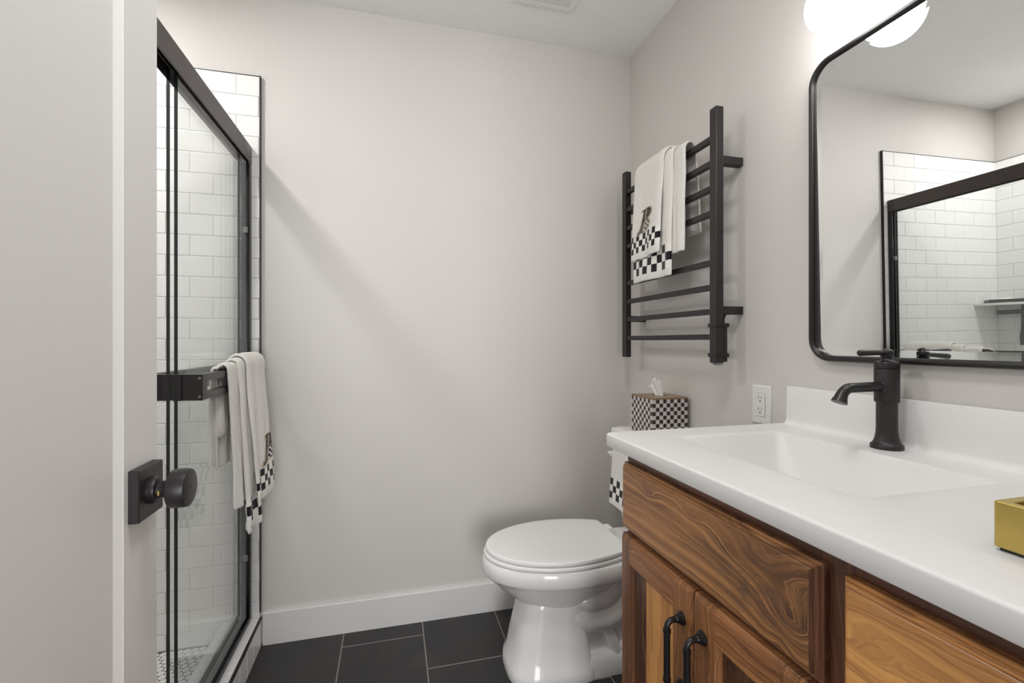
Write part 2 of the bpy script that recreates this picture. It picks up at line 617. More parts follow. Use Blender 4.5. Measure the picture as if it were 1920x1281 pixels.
def tiles(mb, o, ux, uv, nrm, rects, depth=0.0022, gap=0.0018, bev=0.0028, mi=0):
    o, ux, uv, nrm = Vector(o), Vector(ux), Vector(uv), Vector(nrm)
    for (a0, a1, c0, c1) in rects:
        a0 += gap / 2; a1 -= gap / 2; c0 += gap / 2; c1 -= gap / 2
        if a1 - a0 < 0.006 or c1 - c0 < 0.006:
            continue
        vs = []
        for (i, d) in ((0.0, 0.0), (0.0, depth * 0.45), (bev * 0.35, depth * 0.85), (bev, depth)):
            for (p, q) in ((a0 + i, c0 + i), (a1 - i, c0 + i), (a1 - i, c1 - i), (a0 + i, c1 - i)):
                vs.append(tuple(o + ux * p + uv * q + nrm * d))
        fs = []
        for k in range(3):
            for j in range(4):
                jj = (j + 1) % 4
                fs.append((4 * k + j, 4 * k + jj, 4 * k + 4 + jj, 4 * k + 4 + j))
        fs.append((12, 13, 14, 15))
        mb.add(vs, fs, mi)


ZT, ROW, TW = 2.127, 0.0755, 0.1505


def running(u0, u1, z0, z1, joint_even, joint_odd):
    """rows counted down from the top edge"""
    out = []
    k = 0
    z = z1
    while z > z0 + 1e-4:
        zb = max(z0, z - ROW)
        j = joint_even if k % 2 == 0 else joint_odd
        a = j - math.ceil((j - u0) / TW) * TW
        while a < u1 - 1e-4:
            s, e = max(a, u0), min(a + TW, u1)
            if e > s:
                out.append((s, e, zb, z))
            a += TW
        z = zb
        k += 1
    return out


TF = 0.0085                            # grout plane off the wall
# back wall tile
b = MB()
b.box(XS, -0.478, YB - TF, YB, 0.02, ZT, 1)
tiles(b, (0, YB - TF, 0), (1, 0, 0), (0, 0, 1), (0, -1, 0), running(XS, -0.478, 0.03, ZT, -0.557, -0.632))
struct('wall_tile_back', b, [M['tile'], M['grout']], 'white subway tile on the back wall of the shower', 'tile', recalc=False)
# far left wall tile
b = MB()
b.box(XS, XS + TF, YS, YB - TF, 0.02, ZT, 1)
tiles(b, (XS + TF, 0, 0), (0, 1, 0), (0, 0, 1), (1, 0, 0), running(YS, YB - TF - 0.002, 0.03, ZT, YB - 0.085, YB - 0.16))
struct('wall_tile_left', b, [M['tile'], M['grout']], 'white subway tile on the far side wall of the shower', 'tile', recalc=False)
# near end wall tile
b = MB()
b.box(XS + TF, -0.478, YS, YS + TF, 0.02, ZT, 1)
tiles(b, (0, YS + TF, 0), (1, 0, 0), (0, 0, 1), (0, 1, 0), running(XS + TF, -0.478, 0.03, ZT, -0.557, -0.632))
struct('wall_tile_front', b, [M['tile'], M['grout']], 'white subway tile on the near end wall of the shower', 'tile', recalc=False)

# black edge trims
b = MB().box(-0.4785, -0.4748, YB - 0.0135, YB, 0.124, ZT + 0.002)
struct('trim_1', b, M['black'], 'black metal strip along the upright edge of the shower tile', 'tile trim')
b = MB()
b.box(XS + 0.002, -0.4785, YB - 0.0115, YB, ZT, ZT + 0.0016)
b.box(XS, XS + 0.0115, YS, YB - 0.0115, ZT, ZT + 0.0016)
struct('trim_2', b, M['black'], 'thin black strip capping the shower tile', 'tile trim')

# curb
b = MB()
b.box(-0.600, XC - 0.0035, YS, YB - TF - 0.003, 0.0, 0.1045, 1)
rects = []
y = YS
off = 1.879
ys = [off - ROW * k for k in range(-1, 17)]
for k in range(len(ys) - 1):
    s, e = max(ys[k + 1], YS), min(ys[k], YB - 0.016)
    if e > s:
        rects.append((s, e, 0.0, 0.1015))
tiles(b, (XC - 0.0035, 0, 0), (0, 1, 0), (0, 0, 1), (1, 0, 0), rects)
tops = []
yy = YB - 0.012
while yy > YS:
    tops.append((max(YS, yy - TW), yy, -0.600, -0.4775))
    yy -= TW
tiles(b, (0, 0, 0.1045), (0, 1, 0), (1, 0, 0), (0, 0, 1), tops)
tiles(b, (-0.600, 0, 0), (0, 1, 0), (0, 0, 1), (-1, 0, 0), [(s, e, 0.03, 0.1045) for s, e, _, _ in tops])
struct('shower_curb', b, [M['tile'], M['grout']], 'low white tiled curb under the shower door', 'shower curb', recalc=False)
b = MB().box(-0.4765, XC + 0.0005, YS, YB - 0.0145, 0.1005, 0.1085)
struct('trim_3', b, M['black'], 'black strip along the top edge of the shower curb', 'tile trim')

# hexagon mosaic floor
b = MB()
b.box(XS + 0.01, -0.6025, YS + 0.01, YB - 0.0115, 0.004, 0.0275, 1)
PIT = 0.0246                            # across flats, rows run along X
RH = (PIT - 0.0034) / math.sqrt(3)
row_ = 0
y = YB - 0.024
while y > YS + 0.02:
    x = XS + 0.024 + (PIT / 2 if row_ % 2 else 0)
    while x < -0.6035 + PIT * 0.45:
        def ring(r, z):
            pts = []
            for k in range(6):
                for da in (-13, 13):
                    a = R(30 + 60 * k + da)
                    rr_ = r * 0.975
                    pts.append((min(-0.6035, x + rr_ * math.cos(a)), y + rr_ * math.sin(a), z))
            return pts
        b.loft([ring(RH, 0.0272), ring(RH, 0.0279), ring(RH - 0.0006, 0.0281)], 0, False, True)
        x += PIT
    y -= PIT * math.sqrt(3) / 2
    row_ += 1
struct('floor_shower', b, [M['hex'], M['hexgrout']], 'white hexagon mosaic floor with dark grout in the shower', 'shower floor', recalc=False)

# recessed lamps: one over the shower, one added over the middle of the room as fill (both above the frame of the picture)
for (lx, ly, k, lab) in ((-0.99, 1.34, 1.0, 'round white recessed ceiling light above the shower'), (0.12, 0.50, 2.45, 'added wide round white flush ceiling light above the doorway, for fill')):
    t = thing('recessed_light', (lx, ly, H), lab, 'ceiling light')
    b = MB().lathe([(0.062 * k, -0.0005), (0.062 * k + 0.023, -0.0005), (0.062 * k + 0.021, -0.008), (0.062 * k + 0.004, -0.012), (0.062 * k, -0.009)], (lx, ly, H), 'z', 40, cap=False)
    obj('trim_ring', b, M['plastic'], t, smooth=True)
    b = MB().lathe([(0.001, -0.0055), (0.061 * k, -0.0055), (0.061 * k, -0.002), (0.001, -0.002)], (lx, ly, H), 'z', 40)
    obj('lens', b, M['lamp'], t, smooth=True)

# ------------------------------------------------------------------ shower door: frame
YF = YB - 0.011                        # tile face
HX0, HX1 = -0.548, -0.505
t = thing('shower_door_frame', (-0.527, 1.3, 0.107), 'dark bronze shower door frame of header, wall jambs and curb track', 'shower frame')
b = MB()
b.box(HX1 - 0.003, HX1, YS + TF + 0.003, YF, 1.796, 1.859)
b.box(HX0, HX0 + 0.003, YS + TF + 0.003, YF, 1.796, 1.859)
b.box(HX0 + 0.003, HX1 - 0.003, YS + TF + 0.003, YF, 1.853, 1.859)
b.box(-0.5285, -0.5255, YS + TF + 0.003, YF, 1.808, 1.853)
b.box(HX1 - 0.006, HX1 - 0.003, YS + TF + 0.003, YF, 1.799, 1.803)
obj('header', b, M['bronze'], t, bevel=0.0012)
for y0, y1 in ((YF - 0.022, YF), (YS + TF + 0.003, YS + TF + 0.025)):
    b = MB()
    back = y1 if y1 == YF else y0
    inner = (y0, y1 - 0.003) if y1 == YF else (y0 + 0.003, y1)
    b.box(HX0 + 0.001, HX1 - 0.001, min(back, back - 0.003 if y1 == YF else back), max(back, back + 0.003 if y1 != YF else back), 0.1065, 1.796)
    for xx in (HX1 - 0.004, -0.5285, HX0 + 0.001):
        b.box(xx, xx + 0.003, inner[0], inner[1], 0.1065, 1.796)
    obj('jamb', b, M['black'], t, bevel=0.0006)
b = MB()
b.box(HX0, HX1, YS + TF + 0.026, YF - 0.0225, 0.1068, 0.1105)
b.box(HX1 - 0.004, HX1, YS + TF + 0.026, YF - 0.0225, 0.1105, 0.124)
b.box(-0.5285, -0.5255, YS + TF + 0.026, YF - 0.0225, 0.1105, 0.134)
b.box(HX0, HX0 + 0.003, YS + TF + 0.026, YF - 0.0225, 0.1105, 0.136)
obj('bottom_track', b, M['black'], t, bevel=0.0008)
for z in (1.545, 0.345):
    b = MB().box(-0.5245, HX1 - 0.0055, YF - 0.034, YF - 0.0225, z - 0.011, z + 0.011)
    obj('bumper', b, M['clear'], t, bevel=0.002, label='clear plastic bumper')

# sliding glass panes with towel bars


def pane(xc, y0, y1, label, side, bar_label):
    t = thing('sliding_glass_door', (xc, (y0 + y1) / 2, 0.113), label, 'shower door', 'sliding shower doors')
    w = 0.004
    b = MB()
    vs = [(xc - w, y0, 0.114), (xc + w, y0, 0.114), (xc + w, y1, 0.114), (xc - w, y1, 0.114),
          (xc - w, y0, 1.812), (xc + w, y0, 1.812), (xc + w, y1, 1.812), (xc - w, y1, 1.812)]
    b.add(vs, [(1, 2, 6, 5), (3, 0, 4, 7)], 0)
    b.add(vs, [(3, 2, 1, 0), (4, 5, 6, 7), (0, 1, 5, 4), (2, 3, 7, 6)], 1)
    obj('glass', b, [M['glass'], M['glassedge']], t)
    # bracket clamped on the near edge, a plate that reaches out to the bars
    s = side
    x_out = xc + s * (w + 0.001)
    xb = xc + s * 0.060
    z0, z1 = 0.990, 1.055
    for (ya, yb, near) in ((y0 - 0.003, y0 + 0.026, True), (y1 - 0.042, y1 - 0.016, False)):
        br = MB()
        pts = []
        if near:
            # plan outline of the channel plus the plate leading to the bars
            pl = [(xc - s * 0.0065, ya), (xc + s * 0.012, ya), (xc + s * 0.014, ya + 0.004), (xc + s * 0.030, ya + 0.001), (xc + s * 0.046, ya - 0.002), (xb, ya - 0.002),
                  (xb, yb), (xc + s * 0.034, yb - 0.004), (xc + s * 0.0065, yb), (xc + s * 0.0046, yb), (xc + s * 0.0046, ya + 0.0026), (xc - s * 0.0046, ya + 0.0026), (xc - s * 0.0046, yb), (xc - s * 0.0065, yb)]
        else:
            pl = [(xc + s * 0.0046, ya), (xb, ya), (xb, yb), (xc + s * 0.0046, yb)]
        br.loft([[(p, q, z) for p, q in pl] for z in (z0, z1)])
        o = obj('bracket', br, M['black'], t, bevel=0.0008)
        if near:
            for zz in (z0 + 0.0095, z1 - 0.0095):
                sc = MB()
                sc.lathe([(0.0016, -0.0003), (0.0030, -0.0003), (0.0030, 0.0007), (0.0016, 0.0007)], (xb - s * 0.007, ya - 0.0022, zz), 'y', 16, cap=False)
                obj('screw_ring', sc, M['steel'], o, smooth=True)
    for (za, zb) in ((z0, z0 + 0.019), (z1 - 0.019, z1)):
        br = MB().box(min(xb - s * 0.016, xb), max(xb - s * 0.016, xb), y0 + 0.023, y1 - 0.016, za, zb)
        obj('towel_bar', br, M['bronze'], t, bevel=0.001)
    return t


pane(-0.5165, 1.3137, 1.892, 'outer sliding glass shower pane carrying the draped towels on its room side bar', 1, '')
pane(-0.5375, 1.3243, 1.892, 'inner sliding glass shower pane with its towel bar inside the shower', -1, '')

# corner shelf with soap, and squeegee (seen in the mirror)
sx, sy = XS + 0.0105, YF
b = MB()
pl = [(0, 0), (0.192, 0)]
for k in range(1, 12):
    a = k / 12.0
    pl.append((0.192 * (1 - a) + 0.035 * math.sin(PI * a), 0.215 * a + 0.030 * math.sin(PI * a)))
pl.append((0, 0.215))
b.loft([[(sx + 0.001 + p, sy - 0.001 - q, z) for p, q in pl] for z in (1.286, 1.299)])
tag(obj('corner_shelf', b, M['quartz'], origin=(sx, sy, 1.286), bevel=0.0015), 'pale corner shelf in the tiled corner of the shower, seen in the mirror', 'shelf')
c = (sx + 0.078, sy - 0.084)
ca, sa_ = 0.655, 0.755


def dish_pt(p, q, z):
    # p across, q along the dish, which lies parallel to the shelf front
    return (c[0] + p * sa_ + q * -ca, c[1] - p * ca + q * -sa_, z)


b = MB()
b.loft([[dish_pt(p, q, z) for p, q in rrect(0, 0, hx, hy, 0.006, 3)] for (hx, hy, z) in
        ((0.038, 0.076, 1.303), (0.042, 0.080, 1.306), (0.044, 0.082, 1.319), (0.041, 0.079, 1.319), (0.038, 0.076, 1.308))])
for px_, py_ in ((-0.03, -0.055), (0.03, -0.055), (-0.03, 0.055), (0.03, 0.055)):
    f = dish_pt(px_, py_, 1.2993)
    b.lathe([(0.006, 0), (0.005, 0.004)], f, 'z', 10)
tag(obj('soap_dish', b, M['black'], origin=(c[0], c[1], 1.2993)), 'small black soap dish on the corner shelf', 'soap dish')
b = MB().sphere((0, 0, 1.318), 0.010, 24, 12, 0, 2.5, 3.6, 0.95)
b.v = [dish_pt(p, q, z) for p, q, z in b.v]
tag(obj('soap_bar', b, M['soap'], origin=(c[0], c[1], 1.308), smooth=True), 'white bar of soap in the black dish on the corner shelf', 'soap')
t = thing('squeegee', (sx + 0.02, 1.785, 1.1), 'black squeegee hanging under the corner shelf', 'squeegee')
b = MB().box(sx + 0.014, sx + 0.028, 1.672, 1.898, 1.236, 1.260)
obj('blade', b, M['black'], t, bevel=0.003)
b = MB().tube([(sx + 0.020, 1.785, 1.290), (sx + 0.020, 1.785, 1.24), (sx + 0.020, 1.783, 1.20), (sx + 0.022, 1.785, 1.15), (sx + 0.022, 1.790, 1.10), (sx + 0.02, 1.790, 1.06)], [0.007, 0.009, 0.011, 0.010, 0.011, 0.009], 14)
obj('handle', b, M['black'], t, smooth=True)
b = MB().lathe([(0.013, 0), (0.013, 0.01), (0.008, 0.014)], (sx + 0.0005, 1.785, 1.272), 'x', 18)
obj('hook', b, M['black'], t, smooth=True)

# ------------------------------------------------------------------ towels


def towel_grid(mb, y0, y1, path, bottom=None, amp=0.006, waves=2.0, phase=0.0, skew=None, ny=34, ns=70, uv0=0.0, lean=0.0, curl=0.0, mi=0, sgn=1):
    """sheet hung over a bar that runs along Y. path: (x,z) from the front hem up, over, and down the back.
    bottom(u) shortens the front at u; folds deepen towards both hems. Returns a surface function."""
    P = [Vector((p[0], 0, p[1])) for p in path]
    L = [0.0]
    for i in range(1, len(P)):
        L.append(L[-1] + (P[i] - P[i - 1]).length)
    T = L[-1]
    top_i = max(range(len(P)), key=lambda k: P[k].z)
    s_top = L[top_i]

    def base(s):
        s = max(0, min(T, s))
        for i in range(1, len(L)):
            if s <= L[i] + 1e-9:
                k = (s - L[i - 1]) / max(1e-9, L[i] - L[i - 1])
                return P[i - 1].lerp(P[i], k), (P[i] - P[i - 1]).normalized()
        return P[-1], (P[-1] - P[-2]).normalized()

    def surf(u, s):
        # u 0..1 across, s metres from front hem
        b0 = bottom(u) if bottom else 0.0
        if s < s_top:
            ss = b0 + s * (s_top - b0) / s_top
        else:
            ss = s
        p, d = base(ss)
        nrm = Vector((d.z, 0, -d.x)) * -1.0 * sgn
        ramp = (1 - s / s_top) if s < s_top else (s - s_top) / (T - s_top)
        ramp = max(0.0, min(1.0, ramp)) ** 0.8
        f = math.sin(2 * PI * waves * u + phase) + 0.45 * math.sin(2 * PI * waves * 2.3 * u + phase * 1.7 + 2.5 * ramp)
        nz = mnoise.noise(Vector((u * 4 + phase * 3, s * 9, phase))) * 0.0035
        yy = y0 + (y1 - y0) * u
        yy += lean * ramp * (1 if s < s_top else -0.3)
        yy += curl * ramp * math.sin(PI * u) * 0.0
        edge = min(u, 1 - u)
        roll = -0.006 * math.exp(-(edge / 0.035) ** 2)
        p = p + nrm * (amp * ramp * f + nz + roll)
        return Vector((p.x, yy, p.z)), nrm, ss - b0 if s < s_top else 1.0

    vs, uvs = [], []
    sl = [T * k / ns for k in range(ns + 1)]
    for sv in sl:
        for j in range(ny + 1):
            u = j / ny
            p, nr, vv = surf(u, sv)
            vs.append(tuple(p))
            b0 = bottom(u) if bottom else 0.0
            vm = (b0 + sv * (s_top - b0) / s_top - b0) if sv < s_top else 5.0
            uvs.append((uv0 + (y1 - y0) * u, vm))
    fs = []
    for i in range(ns):
        for j in range(ny):
            fs.append((i * (ny + 1) + j, i * (ny + 1) + j + 1, (i + 1) * (ny + 1) + j + 1, (i + 1) * (ny + 1) + j))
    o = mb.add(vs, fs, mi)
    for k, q in enumerate(uvs):
        mb.uv[o + k] = q
    return surf


def towel_obj(name, mb, mat, label, cat, group, origin, thick=0.0065, parent=None):
    o = obj(name, mb, mat, parent, origin, smooth=True, angle=180, recalc=False)
    me = o.data
    uvl = me.uv_layers.new(name='UVMap')
    for lp in me.loops:
        uvl.data[lp.index].uv = mb.uv.get(lp.vertex_index, (0.011, 5.0))
    s = o.modifiers.new('solid', 'SOLIDIFY')
    s.thickness = thick
    s.offset = 0.0
    sb = o.modifiers.new('sub', 'SUBSURF')
    sb.levels = 1
    sb.render_levels = 1
    return tag(o, label, cat, group)


def in_letter(p, q):
    """monogram B on a unit of 1 tall, about 0.58 wide; returns material index or None"""
    p -= 0.20 * (q - 0.5)
    def core(p, q, g=0.0):
        if 0.06 - g <= p <= 0.19 + g and -0.02 - g <= q <= 1.0 + g:
            if q < 0.10 and p < 0.06 + (0.10 - q) * 0.0 - g:
                return None
            return 'stem'
        if q < 0.06 + g and q > -0.10 - g and 0.06 - 0.05 - g < p < 0.06 + 0.9 * (q + 0.10) + g:
            return 'stem'
        if 0.95 - g < q < 1.0 + g and -0.03 - g < p < 0.3:
            return 'stem'
        if p >= 0.25 - g:
            if ((p - 0.25) / (0.245 + g)) ** 2 + ((q - 0.755) / (0.25 + g)) ** 2 <= 1:
                return 'up'
            if ((p - 0.25) / (0.275 + g)) ** 2 + ((q - 0.255) / (0.255 + g)) ** 2 <= 1:
                return 'low'
        if 0.19 <= p < 0.25 and (q > 0.965 - g or abs(q - 0.51) < 0.025 + g or q < 0.03 + g) and -0.01 - g < q < 1.0 + g:
            return 'up'
        return None
    k = core(p, q)
    if k == 'stem':
        if q < 0.42:
            return 3 if int(p * 55) % 2 else 1
        return 2 if ((p * 26) % 1 < 0.28 and (q * 15 + 0.5 * (int(p * 26) % 2)) % 1 < 0.35) else 1
    if k == 'up':
        return 2 if ((p * 17) % 1 < 0.30 and (q * 14 + 0.5 * (int(p * 17) % 2)) % 1 < 0.32) else 1
    if k == 'low':
        return 2 if (int(math.floor(p * 11.5)) + int(math.floor(q * 10.5))) % 2 else 1
    if core(p, q, 0.035):
        return 0
    return None


def monogram(surf, parent, uc, sc, height, width_m, sgn):
    """uc: centre across (0..1), sc: metres above hem, drawn on the outside of the sheet"""
    mb = MB()
    n = 68
    cell = height / n
    for i in range(-20, int(n * 1.35)):
        for j in range(-10, n + 6):
            p, q = i / n, j / n
            k = in_letter((p + 0.5 / n) / 1.85, q + 0.5 / n)
            if k is None:
                continue
            vs = []
            for (di, dj) in ((0, 0), (1, 0), (1, 1), (0, 1)):
                uu = uc + sgn * ((i + di) / n - 0.50) * height / width_m
                s = sc + ((j + dj) / n - 0.5) * height
                pt, nr, _ = surf(uu, s)
                vs.append(tuple(pt + nr * (0.0052 if k else 0.0046)))
            mb.add(vs, [(0, 1, 2, 3)], k)
    return obj('monogram', mb, [M['cream'], M['thread'], M['white_thread'], M['grey_thread']], parent, smooth=True, angle=180, recalc=False,
               label='embroidered black and white patterned letter B')


def arc(cx, cz, r, a0, a1, n=8, rz=None):
    rz = rz or r
    return [(cx + r * math.cos(R(a0 + (a1 - a0) * k / n)), cz + rz * math.sin(R(a0 + (a1 - a0) * k / n))) for k in range(n + 1)]


# --- towels on the towel warmer (front faces -X)
zb = 1.769


def warmer_path(front_z, back_z, xf, xb, rtop):
    cx = (xf + xb) / 2
    return [(xf - 0.004, front_z), (xf - 0.002, (front_z + zb) / 2), (xf, zb)] + arc(cx, zb + rtop * 0.35, (xb - xf) / 2, 180, 0, 10, rtop)[0:] + [(xb + 0.002, zb - 0.02), (xb + 0.012, (zb + back_z) / 2), (xb + 0.016, back_z)]


mb = MB()
towel_grid(mb, 1.345, 1.455, warmer_path(1.440, 1.503, 0.9435, 0.9905, 0.030), amp=0.0035, waves=1.2, phase=0.8, ny=18, uv0=0.0, sgn=1)
for k in range(len(mb.v)):                # this inner fold has no woven band
    mb.uv[k] = (mb.uv[k][0], mb.uv[k][1] + 3.0)
towel_grid(mb, 1.402, 1.665, warmer_path(1.366, 1.52, 0.9335, 0.9985, 0.038), amp=0.0042, waves=1.4, phase=2.2, ny=34, uv0=0.0, lean=0.004)
towel_obj('bath_towel', mb, M['terry_big'], 'white bath towel with large black check band hung on the towel warmer bars', 'towel', 'checked towels', (0.967, 1.52, 1.78))
mb = MB()
sf = towel_grid(mb, 1.432, 1.630, warmer_path(1.452, 1.56, 0.9215, 1.0085, 0.046), bottom=lambda u: -0.010 * (u - 0.5), amp=0.0048, waves=1.0, phase=1.0, ny=30, uv0=0.0, lean=0.028)
o = towel_obj('hand_towel', mb, M['terry_small'], 'white hand towel with letter B and small check band, hung on the towel warmer', 'towel', 'checked towels', (0.967, 1.556, 1.80))
monogram(sf, o, 0.47, 0.140, 0.080, 0.197, -1)

# --- towels on the shower door bar (front faces +X)
zb = 1.055


def door_path(front_z, back_z, xf, xb, rtop, flare):
    cx = (xf + xb) / 2
    return [(xf + flare, front_z), (xf + flare * 0.75, front_z * 0.72 + zb * 0.28), (xf + flare * 0.35, front_z * 0.35 + zb * 0.65), (xf, zb - 0.02)] + \
        arc(cx, zb + rtop * 0.25, (xf - xb) / 2, 0, 180, 10, rtop) + [(xb, zb - 0.03), (xb + 0.002, (zb + back_z) / 2), (xb + 0.001, back_z)]


mb = MB()
towel_grid(mb, 1.475, 1.60, door_path(0.655, 0.772, -0.4495, -0.4835, 0.016, 0.018), amp=0.0075, waves=1.3, phase=0.4, ny=22, sgn=-1)
for k in range(len(mb.v)):
    mb.uv[k] = (mb.uv[k][0], mb.uv[k][1] + 3.0)
towel_grid(mb, 1.545, 1.715, door_path(0.555, 0.80, -0.4395, -0.4875, 0.026, 0.020), amp=0.0085, waves=1.7, phase=2.0, ny=30, sgn=-1)
fl = [(-0.4880, 0.785), (-0.4885, 0.92), (-0.4875, 1.03), (-0.4865, 1.052)] + arc(-0.4725, 1.0585, 0.0140, 180, 60, 6, 0.008)
towel_grid(mb, 1.447, 1.560, fl, amp=0.003, waves=1.1, phase=1.1, ny=18, ns=40, sgn=1)
for k in range(len(mb.v)):
    if mb.v[k][1] < 1.5605 and mb.v[k][0] < -0.482:
        mb.uv[k] = (0.0, 5.0)
# rolled fold behind the bars
rp = [(-0.4865, 1.468 + 0.004 * math.sin(k), 1.03 - 0.022 * k) for k in range(9)]
o0 = len(mb.v)
mb.tube([(-0.4870, 1.515, 1.035), (-0.4870, 1.505, 0.98), (-0.4870, 1.497, 0.93), (-0.4860, 1.497, 0.885), (-0.4855, 1.507, 0.862), (-0.4855, 1.520, 0.862), (-0.4860, 1.530, 0.89), (-0.487, 1.532, 0.94)],
        [0.010, 0.014, 0.017, 0.019, 0.019, 0.018, 0.017, 0.014], 16)
for k in range(o0, len(mb.v)):
    mb.uv[k] = (0.0, 5.0)
towel_obj('bath_towel', mb, M['terry_big'], 'white bath towel with large black check band on the shower door bar', 'towel', 'checked towels', (-0.46, 1.6, 1.06))
mb = MB()
sf = towel_grid(mb, 1.585, 1.792, door_path(0.622, 0.88, -0.4295, -0.4935, 0.036, 0.030), bottom=lambda u: 0.02 * u, amp=0.0085, waves=1.25, phase=2.9, ny=34, sgn=-1)
o = towel_obj('hand_towel', mb, M['terry_small'], 'white hand towel with letter B and small check band, hung on the shower door', 'towel', 'checked towels', (-0.46, 1.7, 1.08))
monogram(sf, o, 0.62, 0.155, 0.084, 0.207, 1)

# ------------------------------------------------------------------ towel warmer
t = thing('towel_warmer', (XR, 1.50, 1.46), 'black ladder towel warmer with eight bars mounted on the right wall', 'towel warmer')
PX0, PX1 = 0.955, 0.982
for y0, y1 in ((1.206, 1.237), (1.771, 1.801)):
    b = MB().box(PX0, PX1, y0, y1, 1.071, 1.857)
    obj('post', b, M['blacksoft'], t, bevel=0.0022)
for z in (1.151, 1.2300, 1.3055, 1.3825, 1.5370, 1.6145, 1.6925, 1.769):
    b = MB().box(0.9595, 0.9775, 1.2375, 1.7705, z - 0.009, z + 0.009)
    obj('bar', b, M['blacksoft'], t, bevel=0.0015)
for y0, y1 in ((1.208, 1.233), (1.773, 1.798)):
    for z in (1.695, 1.233):
        b = MB().box(PX1 + 0.0003, XR - 0.0005, y0, y1, z - 0.0125, z + 0.0125)
        obj('bracket', b, M['blacksoft'], t, bevel=0.0012)
b = MB().box(PX1 + 0.0004, PX1 + 0.0145, 1.207, 1.236, 1.074, 1.188)
obj('control_box', b, M['blackgloss'], t, bevel=0.002, label='glossy black control box strapped to the post')
for z in (1.187, 1.095):
    b = MB()
    b.box(PX0 - 0.0025, PX1 + 0.0155, 1.2025, 1.2055, z - 0.006, z + 0.006)
    b.box(PX0 - 0.0025, PX1 + 0.0155, 1.2375, 1.2405, z - 0.006, z + 0.006)
    b.box(PX0 - 0.0035, PX0 - 0.0004, 1.2025, 1.2405, z - 0.006, z + 0.006)
    b.box(PX1 + 0.0149, PX1 + 0.0175, 1.2025, 1.2405, z - 0.006, z + 0.006)
    obj('strap', b, M['black'], t, bevel=0.001)
b = MB().tube([(PX1 + 0.0125, 1.221, 1.187), (PX1 + 0.0125, 1.221, 1.208), (PX1 + 0.015, 1.221, 1.2200)], [0.0025, 0.0025, 0.0055], 10)
obj('cable', b, M['black'], t, smooth=True)
b = MB()
b.loft([[(0.968 + p, 1.2215 + q, z) for p, q in rrect(0.006, 0, hx, hy, 0.003, 3)] for (hx, hy, z) in ((0.010, 0.007, 1.0635), (0.016, 0.012, 1.0705))])
obj('end_cap', b, M['steel'], t, label='chrome end cap')

# ------------------------------------------------------------------ toilet
TY = 1.555


def egg(xf, xb, w, n=48, pb=3.2, yc=TY, frac=0.56, pf=2.0):
    xm = xf + (xb - xf) * frac
    pts = []
    for k in range(n):
        a = 2 * PI * k / n
        c, s = math.cos(a), math.sin(a)
        if c < 0:
            x = xm - (xm - xf) * abs(c) ** (2 / pf)
            y = w * math.copysign(abs(s) ** (2 / pf), s)
        else:
            x = xm + (xb - xm) * abs(c) ** (2 / pb)
            y = w * math.copysign(abs(s) ** (2 / pb), s)
        pts.append((x, yc + y))
    return pts


t = thing('toilet', (0.68, TY, 0.0), 'white two-piece elongated toilet beside the vanity', 'toilet')
b = MB()
rings = []
for (z, xf, xb, w) in ((0.4005, 0.330, 0.80, 0.160), (0.4005, 0.309, 0.815, 0.176), (0.396, 0.3025, 0.82, 0.181), (0.375, 0.300, 0.825, 0.1835), (0.352, 0.3015, 0.825, 0.1825), (0.346, 0.305, 0.82, 0.179),
                       (0.342, 0.311, 0.81, 0.173), (0.325, 0.327, 0.785, 0.158), (0.300, 0.352, 0.75, 0.139), (0.275, 0.382, 0.715, 0.119), (0.252, 0.412, 0.685, 0.102), (0.240, 0.432, 0.665, 0.094), (0.228, 0.455, 0.645, 0.085)):
    rings.append([(x, y, z) for x, y in egg(xf, xb, w, 56)])
b.loft(rings)
# pedestal
rings = []
for (z, x0, x1, hy, r) in ((0.0, 0.380, 0.672, 0.128, 0.085), (0.010, 0.378, 0.672, 0.130, 0.085), (0.040, 0.381, 0.668, 0.127, 0.080), (0.050, 0.390, 0.662, 0.119, 0.075), (0.12, 0.402, 0.652, 0.110, 0.065), (0.19, 0.419, 0.642, 0.101, 0.055), (0.238, 0.430, 0.636, 0.096, 0.05), (0.262, 0.440, 0.630, 0.088, 0.05)):
    rings.append([(p, q, z) for p, q in egg(x0, x1, hy, 56, 9.0, TY, 0.45, 2.9)])
b.loft(rings)
# foot running back to the wall
rings = []
for (z, x0, x1, hy) in ((0.0, 0.60, 0.985, 0.118), (0.012, 0.60, 0.985, 0.119), (0.050, 0.60, 0.982, 0.115), (0.064, 0.60, 0.975, 0.106), (0.067, 0.60, 0.965, 0.098)):
    rings.append([(p, q, z) for p, q in rrect((x0 + x1) / 2, TY, (x1 - x0) / 2, hy, 0.04, 6)])
b.loft(rings)
